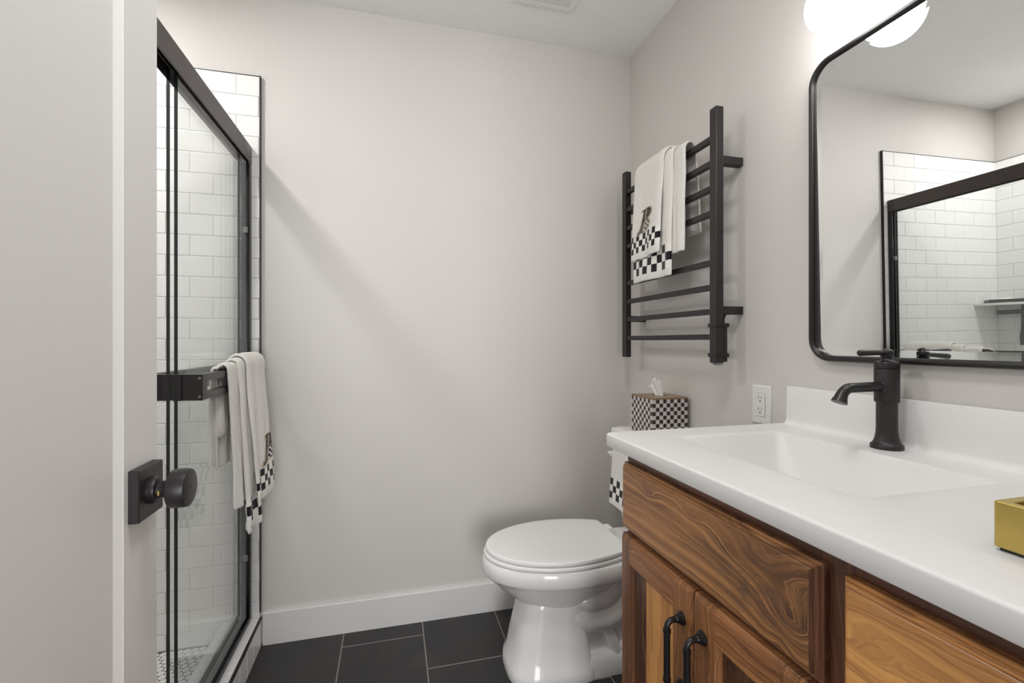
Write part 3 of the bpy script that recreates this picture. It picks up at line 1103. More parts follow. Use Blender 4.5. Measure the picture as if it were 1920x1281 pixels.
# inner column and trapway
rings = []
for (z, x0, x1, hy) in ((0.05, 0.62, 0.965, 0.078), (0.14, 0.63, 0.965, 0.070), (0.26, 0.64, 0.975, 0.072), (0.34, 0.64, 1.0, 0.09), (0.385, 0.66, 1.02, 0.115), (0.398, 0.66, 1.02, 0.118)):
    rings.append([(p, q, z) for p, q in rrect((x0 + x1) / 2, TY, (x1 - x0) / 2, hy, 0.035, 6)])
b.loft(rings)
for sgn in (-1, 1):
    b.tube([(0.54, TY + sgn * 0.03, 0.215), (0.60, TY + sgn * 0.055, 0.200), (0.66, TY + sgn * 0.066, 0.178), (0.72, TY + sgn * 0.072, 0.180), (0.775, TY + sgn * 0.074, 0.205), (0.82, TY + sgn * 0.074, 0.25), (0.85, TY + sgn * 0.07, 0.31), (0.865, TY + sgn * 0.06, 0.37)],
           [0.040, 0.045, 0.047, 0.047, 0.046, 0.045, 0.043, 0.04], 18)
    b.tube([(0.53, TY + sgn * 0.025, 0.265), (0.60, TY + sgn * 0.058, 0.252), (0.655, TY + sgn * 0.078, 0.245), (0.71, TY + sgn * 0.085, 0.255), (0.755, TY + sgn * 0.087, 0.29), (0.785, TY + sgn * 0.085, 0.34), (0.80, TY + sgn * 0.08, 0.385)],
           [0.026, 0.033, 0.037, 0.037, 0.035, 0.033, 0.03], 18)
    b.tube([(0.715, TY + sgn * 0.070, 0.165), (0.735, TY + sgn * 0.080, 0.12), (0.755, TY + sgn * 0.088, 0.06)], [0.022, 0.021, 0.020], 14)
    b.sphere((0.81, TY + sgn * 0.083, 0.062), 0.04, 24, 12, 0, 1.25, 0.62, 0.95)
obj('bowl', b, M['porcelain'], t, smooth=True, angle=50)
b = MB()
b.lathe([(0.012, 0), (0.012, 0.006), (0.008, 0.012), (0.001, 0.0135)], (0.805, TY - 0.1075, 0.0665), 'z', 18)
obj('bolt_cap', b, M['plastic'], t, smooth=True)


def lid_outline(xf, xb, w, wb, rc=0.012, n=20):
    xm = xf + (xb - xf) * 0.56
    half = []
    for k in range(n + 1):
        a = PI / 2 * k / n
        half.append((xm - (xm - xf) * math.cos(a), w * math.sin(a)))
    for k in range(1, 10):
        f = k / 9
        x = xm + (xb - rc - xm) * f
        half.append((x, w - (w - wb) * f * f))
    for k in range(1, 6):
        a = PI / 2 * k / 5
        half.append((xb - rc + rc * math.sin(a), wb - rc * 0.35 - rc * (1 - math.cos(a))))
    for f in (0.75, 0.5, 0.25):
        half.append((xb, wb * f))
    pts = [(x, TY + y) for x, y in half] + [(xb, TY)] + [(x, TY - y) for x, y in reversed(half[1:])]
    return pts


def slab_rings(z0, z1, xf, xb, w, rnd, pb=7.0, frac=0.58):
    rr = []
    for (dz, di) in ((0.0, 0.0012), (0.07, 0.0002), (0.15, 0.0), (0.62, 0.0), (0.85, rnd * 0.3), (0.96, rnd * 0.9), (1.0, rnd * 1.9)):
        rr.append([(x, y, z0 + (z1 - z0) * dz) for x, y in lid_outline(xf + di, xb - di, w - di, 0.752 * w - di)])
    return rr


b = MB().loft(slab_rings(0.4050, 0.4160, 0.3055, 0.795, 0.1805, 0.003))
obj('seat', b, M['seat'], t, smooth=True, angle=60)
b = MB()
rr = slab_rings(0.4205, 0.4340, 0.3125, 0.787, 0.179, 0.003)
last = rr[-1]
top = [[(0.56 + (x - 0.56) * k, TY + (y - TY) * k, z) for x, y, _ in last] for k, z in ((0.93, 0.4350), (0.8, 0.4357), (0.5, 0.4361), (0.2, 0.4363))]
b.loft(rr + top)
obj('lid', b, M['seat'], t, smooth=True, angle=60)
for sgn in (-1, 1):
    b = MB().box(0.792, 0.815, TY + sgn * 0.075 - 0.022, TY + sgn * 0.075 + 0.022, 0.4015, 0.428)
    obj('hinge', b, M['seat'], t, bevel=0.004)
b = MB()
rings = []
for (z, x0, x1, hy, r) in ((0.399, 0.905, 1.025, 0.145, 0.04), (0.43, 0.893, 1.034, 0.165, 0.045), (0.50, 0.886, 1.038, 0.178, 0.045), (0.62, 0.880, 1.040, 0.186, 0.04), (0.752, 0.877, 1.041, 0.190, 0.035)):
    rings.append([(p, q, z) for p, q in rrect((x0 + x1) / 2, TY, (x1 - x0) / 2, hy, r, 8)])
b.loft(rings)
obj('tank', b, M['porcelain'], t, smooth=True, angle=50)
b = MB()
rings = []
for (z, i) in ((0.7525, 0.004), (0.756, 0.0), (0.778, 0.0), (0.783, 0.002), (0.785, 0.006)):
    rings.append([(p, q, z) for p, q in rrect(0.957, TY, 0.089 - i, 0.197 - i, 0.032, 8)])
b.loft(rings)
obj('tank_lid', b, M['porcelain'], t, smooth=True, angle=50)
b = MB()
b.lathe([(0.012, 0), (0.013, 0.006), (0.010, 0.014), (0.008, 0.020)], (0.881, 1.717, 0.683), '-x', 20)
b.tube([(0.862, 1.722, 0.683), (0.858, 1.706, 0.684), (0.856, 1.690, 0.683)], [0.0075, 0.0085, 0.010], 14)
b.tube([(0.862, 1.722, 0.683), (0.860, 1.731, 0.682)], [0.0095, 0.008], 14)
obj('flush_lever', b, M['plastic'], t, smooth=True, angle=60)

# towel over the tank
zt = 0.7865
mb = MB()
path = [(0.8575, 0.490), (0.860, 0.60), (0.8615, 0.70), (0.8620, 0.772)] + arc(0.8715, zt - 0.0045, 0.0095, 180, 90, 6)[1:] + [(0.90, zt + 0.0045), (0.95, zt + 0.0045), (1.00, zt + 0.0045), (1.034, zt + 0.0045)]
TZ0 = zt


def flat_towel(mb, y0, y1, path, ny=24, ns=60):
    P = [Vector((p[0], 0, p[1])) for p in path]
    L = [0.0]
    for i in range(1, len(P)):
        L.append(L[-1] + (P[i] - P[i - 1]).length)
    T = L[-1]
    vs, fs = [], []
    for i in range(ns + 1):
        s = T * i / ns
        k = 1
        while k < len(L) - 1 and L[k] < s:
            k += 1
        p = P[k - 1].lerp(P[k], (s - L[k - 1]) / (L[k] - L[k - 1]))
        hang = max(0.0, 1 - s / 0.30)
        for j in range(ny + 1):
            u = j / ny
            y = y0 + (y1 - y0) * u + 0.010 * hang * (2 * u - 1)
            x = p.x - hang * (0.005 * math.sin(5.0 * u + 0.6) + 0.016) if hang > 0 else p.x
            vs.append((x, y, p.z))
            mb.uv[len(mb.v) + len(vs) - 1] = ((y1 - y0) * u, s if s < 0.28 else 5.0)
    for i in range(ns):
        for j in range(ny):
            fs.append((i * (ny + 1) + j, i * (ny + 1) + j + 1, (i + 1) * (ny + 1) + j + 1, (i + 1) * (ny + 1) + j))
    mb.add(vs, fs, 0)


flat_towel(mb, 1.43, 1.692, path)
towel_obj('guest_towel', mb, M['terry_tank'], 'white towel with black check band draped over the toilet tank', 'towel', None, (0.95, 1.55, zt), 0.005)

# tissue box
BX0, BX1, BY0, BY1 = 0.895, 1.040, 1.465, 1.610
bz0 = zt + 0.0082
t = thing('tissue_box', ((BX0 + BX1) / 2, (BY0 + BY1) / 2, bz0), 'black and white checkered tissue box cover on the toilet tank', 'tissue box')
b = MB().box(BX0, BX1, BY0, BY1, bz0, 0.9295)
obj('box', b, M['box'], t, bevel=0.0012)
b = MB()
outer = rrect((BX0 + BX1) / 2, (BY0 + BY1) / 2, (BX1 - BX0) / 2 + 0.0008, (BY1 - BY0) / 2 + 0.0008, 0.002, 6)
cxb, cyb = (BX0 + BX1) / 2, (BY0 + BY1) / 2
hole = []
for (p, q) in outer:
    a = math.atan2(q - cyb, p - cxb)
    hole.append((cxb + 0.030 * math.cos(a), cyb + 0.030 * math.sin(a)))
b.loft([[(p, q, 0.9298) for p, q in hole], [(p, q, 0.9298) for p, q in outer], [(p, q, 0.9352) for p, q in outer], [(p, q, 0.9352) for p, q in hole]], 0, False, False)
n_ = len(outer)
b.loft([[(p, q, 0.9352) for p, q in hole], [(p, q, 0.9299) for p, q in hole]], 0, False, False)
obj('top', b, M['boxlid'], t, label='pale wooden top with a round opening')
# the tissue
mb = MB()
vs, fs = [], []
nu, nv = 40, 16
for i in range(nv + 1):
    v = i / nv
    for j in range(nu + 1):
        u = j / nu
        a = 2 * PI * u * 0.92
        rad = 0.016 + 0.008 * v * v + 0.006 * math.sin(5 * a + 3 * v) * (0.3 + v)
        x = cxb + rad * 0.75 * math.cos(a) - 0.008 * v
        y = cyb + rad * 1.25 * math.sin(a) + 0.007 * v
        z = 0.9335 + v * (0.052 + 0.013 * math.sin(2 * a + 0.6) + 0.006 * math.sin(7 * a)) - 0.018 * max(0, v - 0.72) / 0.28 * max(0, math.sin(a + 0.4))
        vs.append((x, y, z))
for i in range(nv):
    for j in range(nu):
        fs.append((i * (nu + 1) + j, i * (nu + 1) + j + 1, (i + 1) * (nu + 1) + j + 1, (i + 1) * (nu + 1) + j))
mb.add(vs, fs)
o = obj('tissue', mb, M['paper'], origin=(cxb, cyb, 0.9335), smooth=True, angle=180)
s_ = o.modifiers.new('solid', 'SOLIDIFY')
s_.thickness = 0.0008
tag(o, 'crumpled white tissue sticking out of the checkered box', 'tissue')

# ------------------------------------------------------------------ vanity
VX = 0.549                             # face frame front
VY0, VY1 = -0.022, 1.006
t = thing('vanity_cabinet', (0.80, 0.49, 0.0), 'walnut vanity cabinet with raised panel doors under the white top', 'cabinet')
b = MB()
zt0 = 0.8815
b.box(VX + 0.02, XR - 0.003, VY1 - 0.018, VY1, 0.0, zt0)
b.box(VX + 0.02, XR - 0.003, VY0, VY0 + 0.018, 0.0, zt0)
b.box(VX + 0.02, XR - 0.003, VY0 + 0.018, VY1 - 0.018, 0.10, 0.118)
b.box(XR - 0.012, XR - 0.003, VY0 + 0.018, VY1 - 0.018, 0.118, zt0)
b.box(VX + 0.07, VX + 0.088, VY0 + 0.018, VY1 - 0.018, 0.0, 0.10)
obj('carcass', b, M['w_frame'], t)
b = MB()
for (y0, y1) in ((VY1 - 0.045, VY1), (0.435, 0.495), (VY0, VY0 + 0.045)):
    b.box(VX, VX + 0.0198, y0, y1, 0.10, zt0, 0)
for (y0, y1) in ((0.495, VY1 - 0.045), (VY0 + 0.045, 0.435)):
    b.box(VX, VX + 0.0198, y0, y1, 0.835, zt0, 1)
    b.box(VX, VX + 0.0198, y0, y1, 0.665, 0.705, 1)
    b.box(VX, VX + 0.0198, y0, y1, 0.10, 0.14, 1)
b.box(VX, VX + 0.0198, VY0 + 0.045, 0.435, 0.39, 0.43, 1)
obj('face_frame', b, [M['w_frame'], M['w_framey']], t, bevel=0.0008)


def rect_yz(x, y0, y1, z0, z1, i):
    return [(x, y0 + i, z0 + i), (x, y1 - i, z0 + i), (x, y1 - i, z1 - i), (x, y0 + i, z1 - i)]


def slab_front(name, y0, y1, z0, z1, mats, label=None):
    xb, xf = VX - 0.0004, 0.5285
    b = MB()
    prof = [(xb, 0.0), (xb - 0.0085, 0.0), (xb - 0.0100, 0.0008), (xb - 0.0104, 0.0042), (xb - 0.0142, 0.0046), (xb - 0.0158, 0.0060), (xb - 0.0163, 0.0092), (xf + 0.0012, 0.0094), (xf + 0.0003, 0.0105), (xf, 0.0125)]
    b.loft([rect_yz(x, y0, y1, z0, z1, i) for x, i in prof])
    for k, f in enumerate(b.f):          # the mitred edge at the near end shows end grain
        ys_ = [b.v[q][1] for q in f]
        if max(ys_) < y0 + 0.0126:
            b.m[k] = 1
    return obj(name, b, [mats, M['w_frame']], t, label=label)


def pull(parent, y, zc, half=0.064, x0=0.5285, horizontal=False):
    b = MB()
    xo = x0 - 0.0320
    for sgn in (-1, 1):
        zz = zc + sgn * half
        b.lathe([(0.0125, 0.0), (0.0125, 0.0022), (0.0108, 0.0032), (0.0106, 0.0055), (0.0088, 0.0062), (0.0086, 0.0085), (0.0068, 0.009), (0.0066, 0.0135), (0.0058, 0.0145)], (x0 - 0.0004, y, zz), '-x', 22)
        r = 0.0115
        path = [(x0 - 0.012, y, zz)]
        for k in range(0, 9):
            a = R(90.0 * k / 8)
            path.append((xo + r - r * math.sin(a), y, zz - sgn * (r - r * math.cos(a))))
        path.append((xo, y, zz - sgn * 0.018))
        b.tube(path, 0.0054, 16)
        for off in (0.0165, 0.0205):
            b.lathe([(0.0055, -0.0018), (0.0073, -0.0012), (0.0073, 0.0012), (0.0055, 0.0018)], (xo, y, zz - sgn * off), 'z', 18)
    b.lathe([(0.0062, -half + 0.0165), (0.0062, half - 0.0165)], (xo, y, zc), 'z', 18)
    return obj('handle', b, M['black'], parent, smooth=True, angle=40)


def cab_door(y0, y1, z0, z1, st0, st1, rail, mats, split=None):
    """y0 near, y1 far; st0 stile width at y0, st1 at y1"""
    xb, xf = VX - 0.0006, 0.5285
    b = MB()
    def rail_piece(a0, a1, c0, c1, mi, ease):
        # bevelled board with moulded outer edge on flagged sides
        e = {'y0': 0, 'y1': 0, 'z0': 0, 'z1': 0}
        rings = []
        for x, i in ((xb, 0.0), (xf + 0.008, 0.0), (xf + 0.0066, 0.0014), (xf + 0.0048, 0.0018), (xf + 0.0040, 0.0048), (xf + 0.0006, 0.0060), (xf, 0.0085)):
            q0 = i if 'y0' in ease else 0
            q1 = i if 'y1' in ease else 0
            r0 = i if 'z0' in ease else 0
            r1 = i if 'z1' in ease else 0
            rings.append([(x, a0 + q0, c0 + r0), (x, a1 - q1, c0 + r0), (x, a1 - q1, c1 - r1), (x, a0 + q0, c1 - r1)])
        b.loft(rings, mi)
    rail_piece(y0, y0 + st0, z0, z1, 0, ('y0', 'z0', 'z1'))
    rail_piece(y1 - st1, y1, z0, z1, 5, ('y1', 'z0', 'z1'))
    g = 0.0002
    rail_piece(y0 + st0 + g, y1 - st1 - g, z1 - rail, z1, 1, ('z1',))
    rail_piece(y0 + st0 + g, y1 - st1 - g, z0, z0 + rail, 1, ('z0',))
    # sticking and panel
    py0, py1, pz0, pz1 = y0 + st0, y1 - st1, z0 + rail, z1 - rail
    prof = [(xf + 0.0004, 0.0), (xf + 0.0030, 0.0015), (xf + 0.0034, 0.0050), (xf + 0.0085, 0.0070), (xf + 0.0100, 0.0100)]
    b.loft([rect_yz(x, py0, py1, pz0, pz1, i) for x, i in prof], 4, False, False)
    if split:
        b.box(xf + 0.0098, xb - 0.001, py0 + 0.004, split, pz0 + 0.004, pz1 - 0.004, 2)
        b.box(xf + 0.0098, xb - 0.001, split, py1 - 0.004, pz0 + 0.004, pz1 - 0.004, 3)
    else:
        b.box(xf + 0.0098, xb - 0.001, py0 + 0.004, py1 - 0.004, pz0 + 0.004, pz1 - 0.004, 2)
    return obj('door', b, mats, t)


slab_front('drawer_front', 0.4765, 1.0035, 0.6935, 0.8500, M['w_figure'], 'drawer front of swirling figured walnut')
d = slab_front('drawer_front', 0.004, 0.4475, 0.6935, 0.8500, M['w_gold'], 'golden straight-grained walnut drawer front')
d = cab_door(0.7335, 1.0035, 0.115, 0.6825, 0.0575, 0.0405, 0.058, [M['w_stile2'], M['w_rail'], M['w_panel'], M['w_dark'], M['w_stile'], M['w_stile']], 0.905)
pull(d, 0.7625, 0.552)
d = cab_door(0.4765, 0.7310, 0.115, 0.6825, 0.0575, 0.0575, 0.058, [M['w_stile2'], M['w_rail'], M['w_dark'], M['w_dark'], M['w_stile2'], M['w_stile2']])
pull(d, 0.7020, 0.552)
slab_front('drawer_front', 0.004, 0.4475, 0.4150, 0.6800, M['w_gold'])
slab_front('drawer_front', 0.004, 0.4475, 0.1150, 0.4030, M['w_gold'])

# counter with integral basin
t = thing('countertop', (0.78, 0.5, 0.8824), 'white solid vanity top with integral rectangular basin and backsplash', 'countertop')
CX0, CX1, CY0, CY1, CZ = 0.506, 1.054, -0.028, 1.0445, 0.914
SX0, SX1, SY0, SY1 = 0.640, 0.934, 0.510, 0.952


def rr3(x0, x1, y0, y1, r, z, n=8):
    return [(p, q, z) for p, q in rrect((x0 + x1) / 2, (y0 + y1) / 2, (x1 - x0) / 2, (y1 - y0) / 2, r, n)]


b = MB()
rings = []
rings.append(rr3(CX0 + 0.012, CX1 - 0.012, CY0 + 0.012, CY1 - 0.012, 0.012, 0.8824))
rings.append(rr3(CX0 + 0.0015, CX1, CY0, CY1 - 0.0015, 0.014, 0.8824))
rings.append(rr3(CX0, CX1, CY0, CY1, 0.016, 0.8845))
for k in range(0, 7):
    a = R(90.0 * k / 6)
    i = 0.005 * (1 - math.cos(a))
    rings.append(rr3(CX0 + i, CX1, CY0, CY1 - i, 0.016, CZ - 0.005 + 0.005 * math.sin(a)))
rings.append(rr3(SX0 - 0.022, SX1 + 0.014, SY0 - 0.022, SY1 + 0.014, 0.016, CZ))
bt = (0.745, 0.880, 0.620, 0.850, 0.785)
for k, (f, dz) in enumerate(((0.0, 0.0), (0.03, 0.0012), (0.06, 0.0045), (0.10, 0.012), (0.35, 0.047), (0.65, 0.089), (0.86, 0.116), (0.95, 0.125), (1.05, 0.129), (1.25, 0.130))):
    z = CZ - dz
    rings.append(rr3(SX0 + (bt[0] - SX0) * f - 0.004 * (k < 1), SX1 + (bt[1] - SX1) * f + 0.004 * (k < 1), SY0 + (bt[2] - SY0) * f, SY1 + (bt[3] - SY1) * f, 0.012 + 0.045 * min(1, f), z))
b.loft(rings, 0, False, True)
obj('slab', b, M['solid'], t, smooth=True, angle=50)
b = MB()
prof = [(1.0535, CZ - 0.0005), (1.0535, 1.016)] + [(1.036 + 0.003 - 0.003 * math.sin(R(a)), 1.013 + 0.003 * math.cos(R(a))) for a in (0, 45, 90)] + [(1.0355, 0.96), (1.0345, CZ + 0.016)]
for k in range(1, 7):
    a = R(90.0 * k / 6)
    prof.append((1.0345 - 0.016 * (1 - math.cos(a)), CZ + 0.016 - 0.0165 * math.sin(a)))
ringsb = []
for (y, e) in ((CY0 + 0.001, 0), (1.0235, 0), (1.0265, 0.0)):
    ringsb.append([(x, y, z) for x, z in prof])
b.loft(ringsb)
obj('backsplash', b, M['solid'], t, smooth=True, angle=40)
b = MB().lathe([(0.001, 0.0022), (0.014, 0.0022), (0.021, 0.0015), (0.024, 0.0004)], (0.812, 0.735, 0.784), 'z', 28)
obj('drain', b, M['black'], t, smooth=True)

# faucet
FX, FY = 1.000, 0.738
t = thing('faucet', (FX, FY, CZ), 'matte black single-hole faucet behind the basin', 'faucet')
b = MB().lathe([(0.0285, 0.0), (0.0285, 0.0075), (0.0275, 0.0090), (0.0255, 0.0100), (0.0225, 0.0160), (0.0200, 0.0250), (0.0187, 0.0360), (0.0184, 0.045), (0.0184, 0.0945), (0.0190, 0.0955), (0.0216, 0.0975), (0.0218, 0.099), (0.0218, 0.1640), (0.0212, 0.1655)], (FX, FY, CZ + 0.0002), 'z', 40)
obj('body', b, M['blacksoft'], t, smooth=True, angle=40)
b = MB().lathe([(0.0205, 0.1660), (0.0218, 0.1670), (0.0218, 0.1765), (0.0195, 0.1805), (0.0120, 0.1825), (0.0095, 0.186), (0.0090, 0.1895), (0.0112, 0.1915), (0.0112, 0.1935), (0.0095, 0.195)], (FX, FY, CZ), 'z', 36)
obj('collar', b, M['black'], t, smooth=True, angle=40)
b = MB()
b.lathe([(0.0100, 0.1955), (0.0112, 0.197), (0.0112, 0.2035), (0.0096, 0.2050), (0.0080, 0.2065), (0.003, 0.2085), (0.0005, 0.2088)], (FX, FY, CZ), 'z', 30)
b.tube([(FX, FY, CZ + 0.1995), (FX - 0.03, FY, CZ + 0.2), (FX - 0.062, FY, CZ + 0.1995), (FX - 0.0725, FY, CZ + 0.1992), (FX - 0.0752, FY, CZ + 0.1991)], [0.0050, 0.0054, 0.0063, 0.0064, 0.0040], 18)
obj('lever', b, M['black'], t, smooth=True, angle=50)
b = MB()
zs = CZ + 0.1295
path = [(FX - 0.016, FY, zs), (FX - 0.06, FY, zs - 0.0005), (FX - 0.095, FY, zs - 0.001)]
for k in range(1, 9):
    a = R(72.0 * k / 8)
    path.append((FX - 0.095 - 0.028 * math.sin(a), FY, zs - 0.001 - 0.028 * (1 - math.cos(a))))
px_, pz_ = path[-1][0], path[-1][2]
path.append((px_ - 0.003, FY, pz_ - 0.006))
path.append((px_ - 0.0045, FY, pz_ - 0.0095))
b.tube(path, [0.0100] * 3 + [0.0102] * 5 + [0.0105, 0.0110, 0.0118] + [0.0138, 0.0145], 24)
obj('spout', b, M['black'], t, smooth=True, angle=60)
b = MB().lathe([(0.0145, 0.0), (0.0125, 0.003), (0.0105, 0.0055)], (FX - 0.017, FY, zs), '-x', 26)
obj('spout_ring', b, M['black'], t, smooth=True, angle=50)

# gold tray
t = thing('gold_tray', (0.69, 0.28, CZ), 'square brushed gold open box on the vanity top', 'tray')
GX0, GX1, GY0, GY1 = 0.6255, 0.765, 0.212, 0.3515
b = MB()
gcx, gcy, gh = (GX0 + GX1) / 2, (GY0 + GY1) / 2, (GX1 - GX0) / 2
rings = [[(p, q, z) for p, q in rrect(gcx, gcy, gh - i, gh - i, r, 4)] for (z, i, r) in
         ((CZ + 0.0032, 0.0015, 0.003), (CZ + 0.0045, 0.0, 0.003), (CZ + 0.0515, 0.0, 0.003), (CZ + 0.0525, 0.0008, 0.003), (CZ + 0.0525, 0.0100, 0.003), (CZ + 0.0515, 0.0108, 0.003), (CZ + 0.010, 0.0108, 0.003))]
b.loft(rings)
obj('box', b, M['brass'], t)
b = MB().box(GX0 + 0.004, GX1 - 0.004, GY0 + 0.004, GY1 - 0.004, CZ + 0.0003, CZ + 0.0030)
obj('foot', b, M['slot'], t, label='thin black foot')

# ------------------------------------------------------------------ outlet
t = thing('wall_outlet', (XR, 1.132, 0.951), 'white electrical outlet on the right wall beside the backsplash', 'outlet')
ox = XR - 0.0003
oy, oz = 1.1325, 0.951
b = MB()
b.loft([[(x, oy + p, oz + q) for p, q in rrect(0, 0, 0.0353 - i, 0.0565 - i, 0.002, 4)] for x, i in ((ox, 0.0), (ox - 0.003, 0.0), (ox - 0.0055, 0.003))])
obj('plate', b, M['plastic'], t, smooth=True, angle=30)
b = MB()
b.loft([[(x, oy + p, oz + q) for p, q in rrect(0, 0, 0.0168 - i, 0.0335 - i, 0.0015, 4)] for x, i in ((ox - 0.0056, 0.0), (ox - 0.0072, 0.0), (ox - 0.0076, 0.0006))])
o = obj('receptacle', b, M['plastic'], t)
b = MB()
for sgn in (-1, 1):
    zc = oz + sgn * 0.0170
    xs = ox - 0.0079
    b.box(xs, xs + 0.0002, oy + 0.0050, oy + 0.0066, zc + 0.0005, zc + 0.0085)
    b.box(xs, xs + 0.0002, oy - 0.0066, oy - 0.0050, zc + 0.0010, zc + 0.0080)
    b.lathe([(0.0024, 0.0), (0.0024, 0.0003)], (xs, oy, zc - 0.0055), 'x', 14)
obj('slots', b, M['slot'], o)
b = MB()
b.loft([[(x, oy + p, oz + q) for p, q in rrect(0, 0, 0.0176 - i, 0.0343 - i, 0.0015, 4)] for x, i in ((ox - 0.00565, 0.0), (ox - 0.00575, 0.0))])
obj('seam', b, M['steel'], t)
for sgn in (-1, 1):
    b = MB().lathe([(0.003, 0), (0.003, 0.0008), (0.0022, 0.0012)], (ox - 0.0054, oy, oz + sgn * 0.0485), '-x', 14)
    obj('screw', b, M['plastic'], t)

# ------------------------------------------------------------------ mirror
MY0, MY1, MZ0, MZ1 = 0.045, 0.9585, 1.0885, 1.8385
t = thing('wall_mirror', (XR, 0.5, 1.46), 'rounded rectangular wall mirror in a slim black frame above the vanity', 'mirror')
b = MB()
mcy, mcz, mhy, mhz = (MY0 + MY1) / 2, (MZ0 + MZ1) / 2, (MY1 - MY0) / 2, (MZ1 - MZ0) / 2
FR = 0.056
prof = [(XR - 0.0005, 0.0)]
for k in range(0, 9):
    a = R(180.0 * k / 8)
    prof.append((XR - 0.0165 - 0.0060 * math.sin(a), 0.0062 - 0.0062 * math.cos(a)))
prof += [(XR - 0.0140, 0.0125), (XR - 0.0140, 0.0136), (XR - 0.0130, 0.0139), (XR - 0.0005, 0.0139)]
rings = [[(x, p, q) for p, q in rrect(mcy, mcz, mhy - i, mhz - i, FR - i, 10)] for x, i in prof]
b.loft(rings + [rings[0]], 0, False, False)
obj('frame', b, M['black'], t, smooth=True, angle=45)
b = MB()
mx = XR - 0.0080
bw = 0.0160
tilt = math.tan(R(2.65))
ring_o = [(mx - bw * tilt, p, q) for p, q in rrect(mcy, mcz, mhy - 0.0137, mhz - 0.0137, FR - 0.0137, 10)]
ring_i = [(mx, p, q) for p, q in rrect(mcy, mcz, mhy - 0.0137 - bw, mhz - 0.0137 - bw, FR - 0.0137 - bw + 0.004, 10)]
ring_b = [(mx + 0.003, p, q) for p, q in rrect(mcy, mcz, mhy - 0.0137, mhz - 0.0137, FR - 0.0137, 10)]
hang = math.tan(R(0.7))
ring_o, ring_i, ring_b = [[(x - (q - mcz) * hang, p, q) for x, p, q in rg] for rg in (ring_o, ring_i, ring_b)]
b.loft([ring_b, ring_o], 0, True, False)
b.loft([ring_o, ring_i], 0, False, True)
obj('glass', b, M['mirror'], t)

# ------------------------------------------------------------------ vanity light
t = thing('vanity_light', (XR, 0.5, 2.02), 'vanity light of lit white glass globes above the mirror', 'wall light')
b = MB().box(XR - 0.022, XR - 0.0004, 0.10, 0.90, 1.985, 2.045)
obj('backplate', b, M['black'], t, bevel=0.003)
for yc in (0.815, 0.50, 0.185):
    gx, gz, gr = 0.959, 1.891, 0.0622
    b = MB()
    b.tube([(XR - 0.022, yc, 2.015), (0.99, yc, 2.015), (0.968, yc, 2.012), (0.960, yc, 2.0), (gx, yc, 1.985), (gx, yc, 1.966)], 0.006, 14)
    b.lathe([(0.020, 0.0), (0.020, 0.012), (0.014, 0.020), (0.006, 0.022)], (gx, yc, gz + gr - 0.001), 'z', 24)
    obj('arm', b, M['black'], t, smooth=True, angle=50)
    b = MB().sphere((gx, yc, gz), gr, 48, 24)
    g = obj('globe', b, M['globe'], t, smooth=True, angle=180, label='glowing white glass globe')

# ------------------------------------------------------------------ exhaust fan grille
t = thing('exhaust_vent', (0.57, 1.585, H), 'white slatted exhaust fan grille in the ceiling', 'vent')
ex0, ex1, ey0, ey1 = 0.448, 0.690, 1.462, 1.704
b = MB()
def erect(i, z):
    return [(ex0 + i, ey0 + i, z), (ex1 - i, ey0 + i, z), (ex1 - i, ey1 - i, z), (ex0 + i, ey1 - i, z)]
b.loft([erect(0.0, H - 0.0004), erect(0.0, H - 0.006), erect(0.006, H - 0.012), erect(0.030, H - 0.013), erect(0.031, H - 0.004)], 0, False, False)
obj('frame', b, M['plastic'], t)
b = MB().box(ex0 + 0.029, ex1 - 0.029, ey0 + 0.029, ey1 - 0.029, H - 0.0036, H - 0.0006)
obj('backing', b, M['slot'], t)
yy = ey0 + 0.034
while yy < ey1 - 0.034:
    b = MB().box(ex0 + 0.030, ex1 - 0.030, yy, yy + 0.0058, H - 0.0125, H - 0.0040)
    obj('slat', b, M['plastic'], t)
    yy += 0.0088

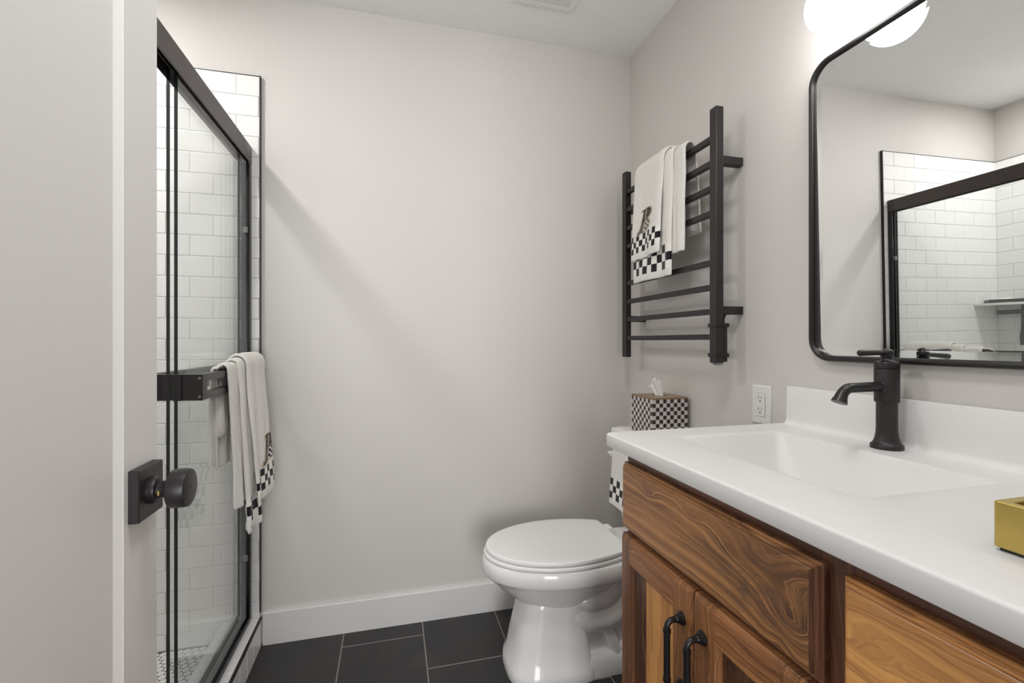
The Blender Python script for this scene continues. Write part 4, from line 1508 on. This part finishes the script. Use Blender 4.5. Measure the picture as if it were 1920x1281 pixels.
# ------------------------------------------------------------------ entry door, standing open
t = thing('door_1', (-0.347, 0.38, 0.0), 'open white panelled entry door at the left edge', 'door', None, 'structure')
DX0, DX1, DY0, DY1, DZ0, DZ1 = -0.365, -0.3305, -0.024, 0.7795, 0.012, 2.045
b = MB()
ST, RT, RB = 0.0860, 0.115, 0.21
DEP = 0.0065
b.box(DX0 + DEP, DX1 - DEP, DY0 + 0.05, DY1 - 0.05, DZ0 + 0.1, DZ1 - 0.08)
for (y0, y1) in ((DY0, DY0 + ST), (DY1 - ST, DY1)):
    b.box(DX0, DX1, y0, y1, DZ0, DZ1)
b.box(DX0, DX1, DY0 + ST, DY1 - ST, DZ1 - RT, DZ1)
b.box(DX0, DX1, DY0 + ST, DY1 - ST, DZ0, DZ0 + RB)
for (xf, sg) in ((DX1, -1), (DX0, 1)):
    rr_ = [[(xf + sg * d, p, q) for p, q in ((DY0 + ST + i, DZ0 + RB + i), (DY1 - ST - i, DZ0 + RB + i), (DY1 - ST - i, DZ1 - RT - i), (DY0 + ST + i, DZ1 - RT - i))] for d, i in ((0.0003, -0.0001), (0.0010, 0.0008), (0.0060, 0.0098), (0.0066, 0.0115))]
    b.loft(rr_, 0, False, False)
obj('panel', b, M['door'], t)
KY, KZ = 0.736, 0.934
b = MB()
b.loft([[(x, KY + p, KZ + q) for p, q in rrect(0, 0, 0.0328 - i, 0.0345 - i, 0.002, 3)] for x, i in ((DX1 + 0.0003, 0.0), (DX1 + 0.0112, 0.0), (DX1 + 0.0124, 0.0012))])
o = obj('door_knob', b, M['blacksoft'], t, label='matte black knob with square plate')
b = MB().lathe([(0.0180, 0.0124), (0.0180, 0.0165), (0.0165, 0.0180), (0.0160, 0.0205), (0.0115, 0.0215), (0.0108, 0.030), (0.0125, 0.0335), (0.0215, 0.0350), (0.0255, 0.0372), (0.0262, 0.040), (0.0262, 0.0545), (0.0252, 0.0580), (0.0225, 0.0592), (0.0018, 0.0596)], (DX1, KY, KZ), 'x', 48)
obj('knob', b, M['blacksoft'], o, smooth=True, angle=35)
b = MB().lathe([(0.0014, 0.0597), (0.0014, 0.0599)], (DX1, KY, KZ), 'x', 12)
obj('keyhole', b, M['slot'], o)
b = MB().box(DX1 + 0.0240, DX1 + 0.0262, KY - 0.0122, KY - 0.0105, KZ - 0.005, KZ + 0.001)
obj('latch_pin', b, M['brass'], o, label='tiny brass release pin')
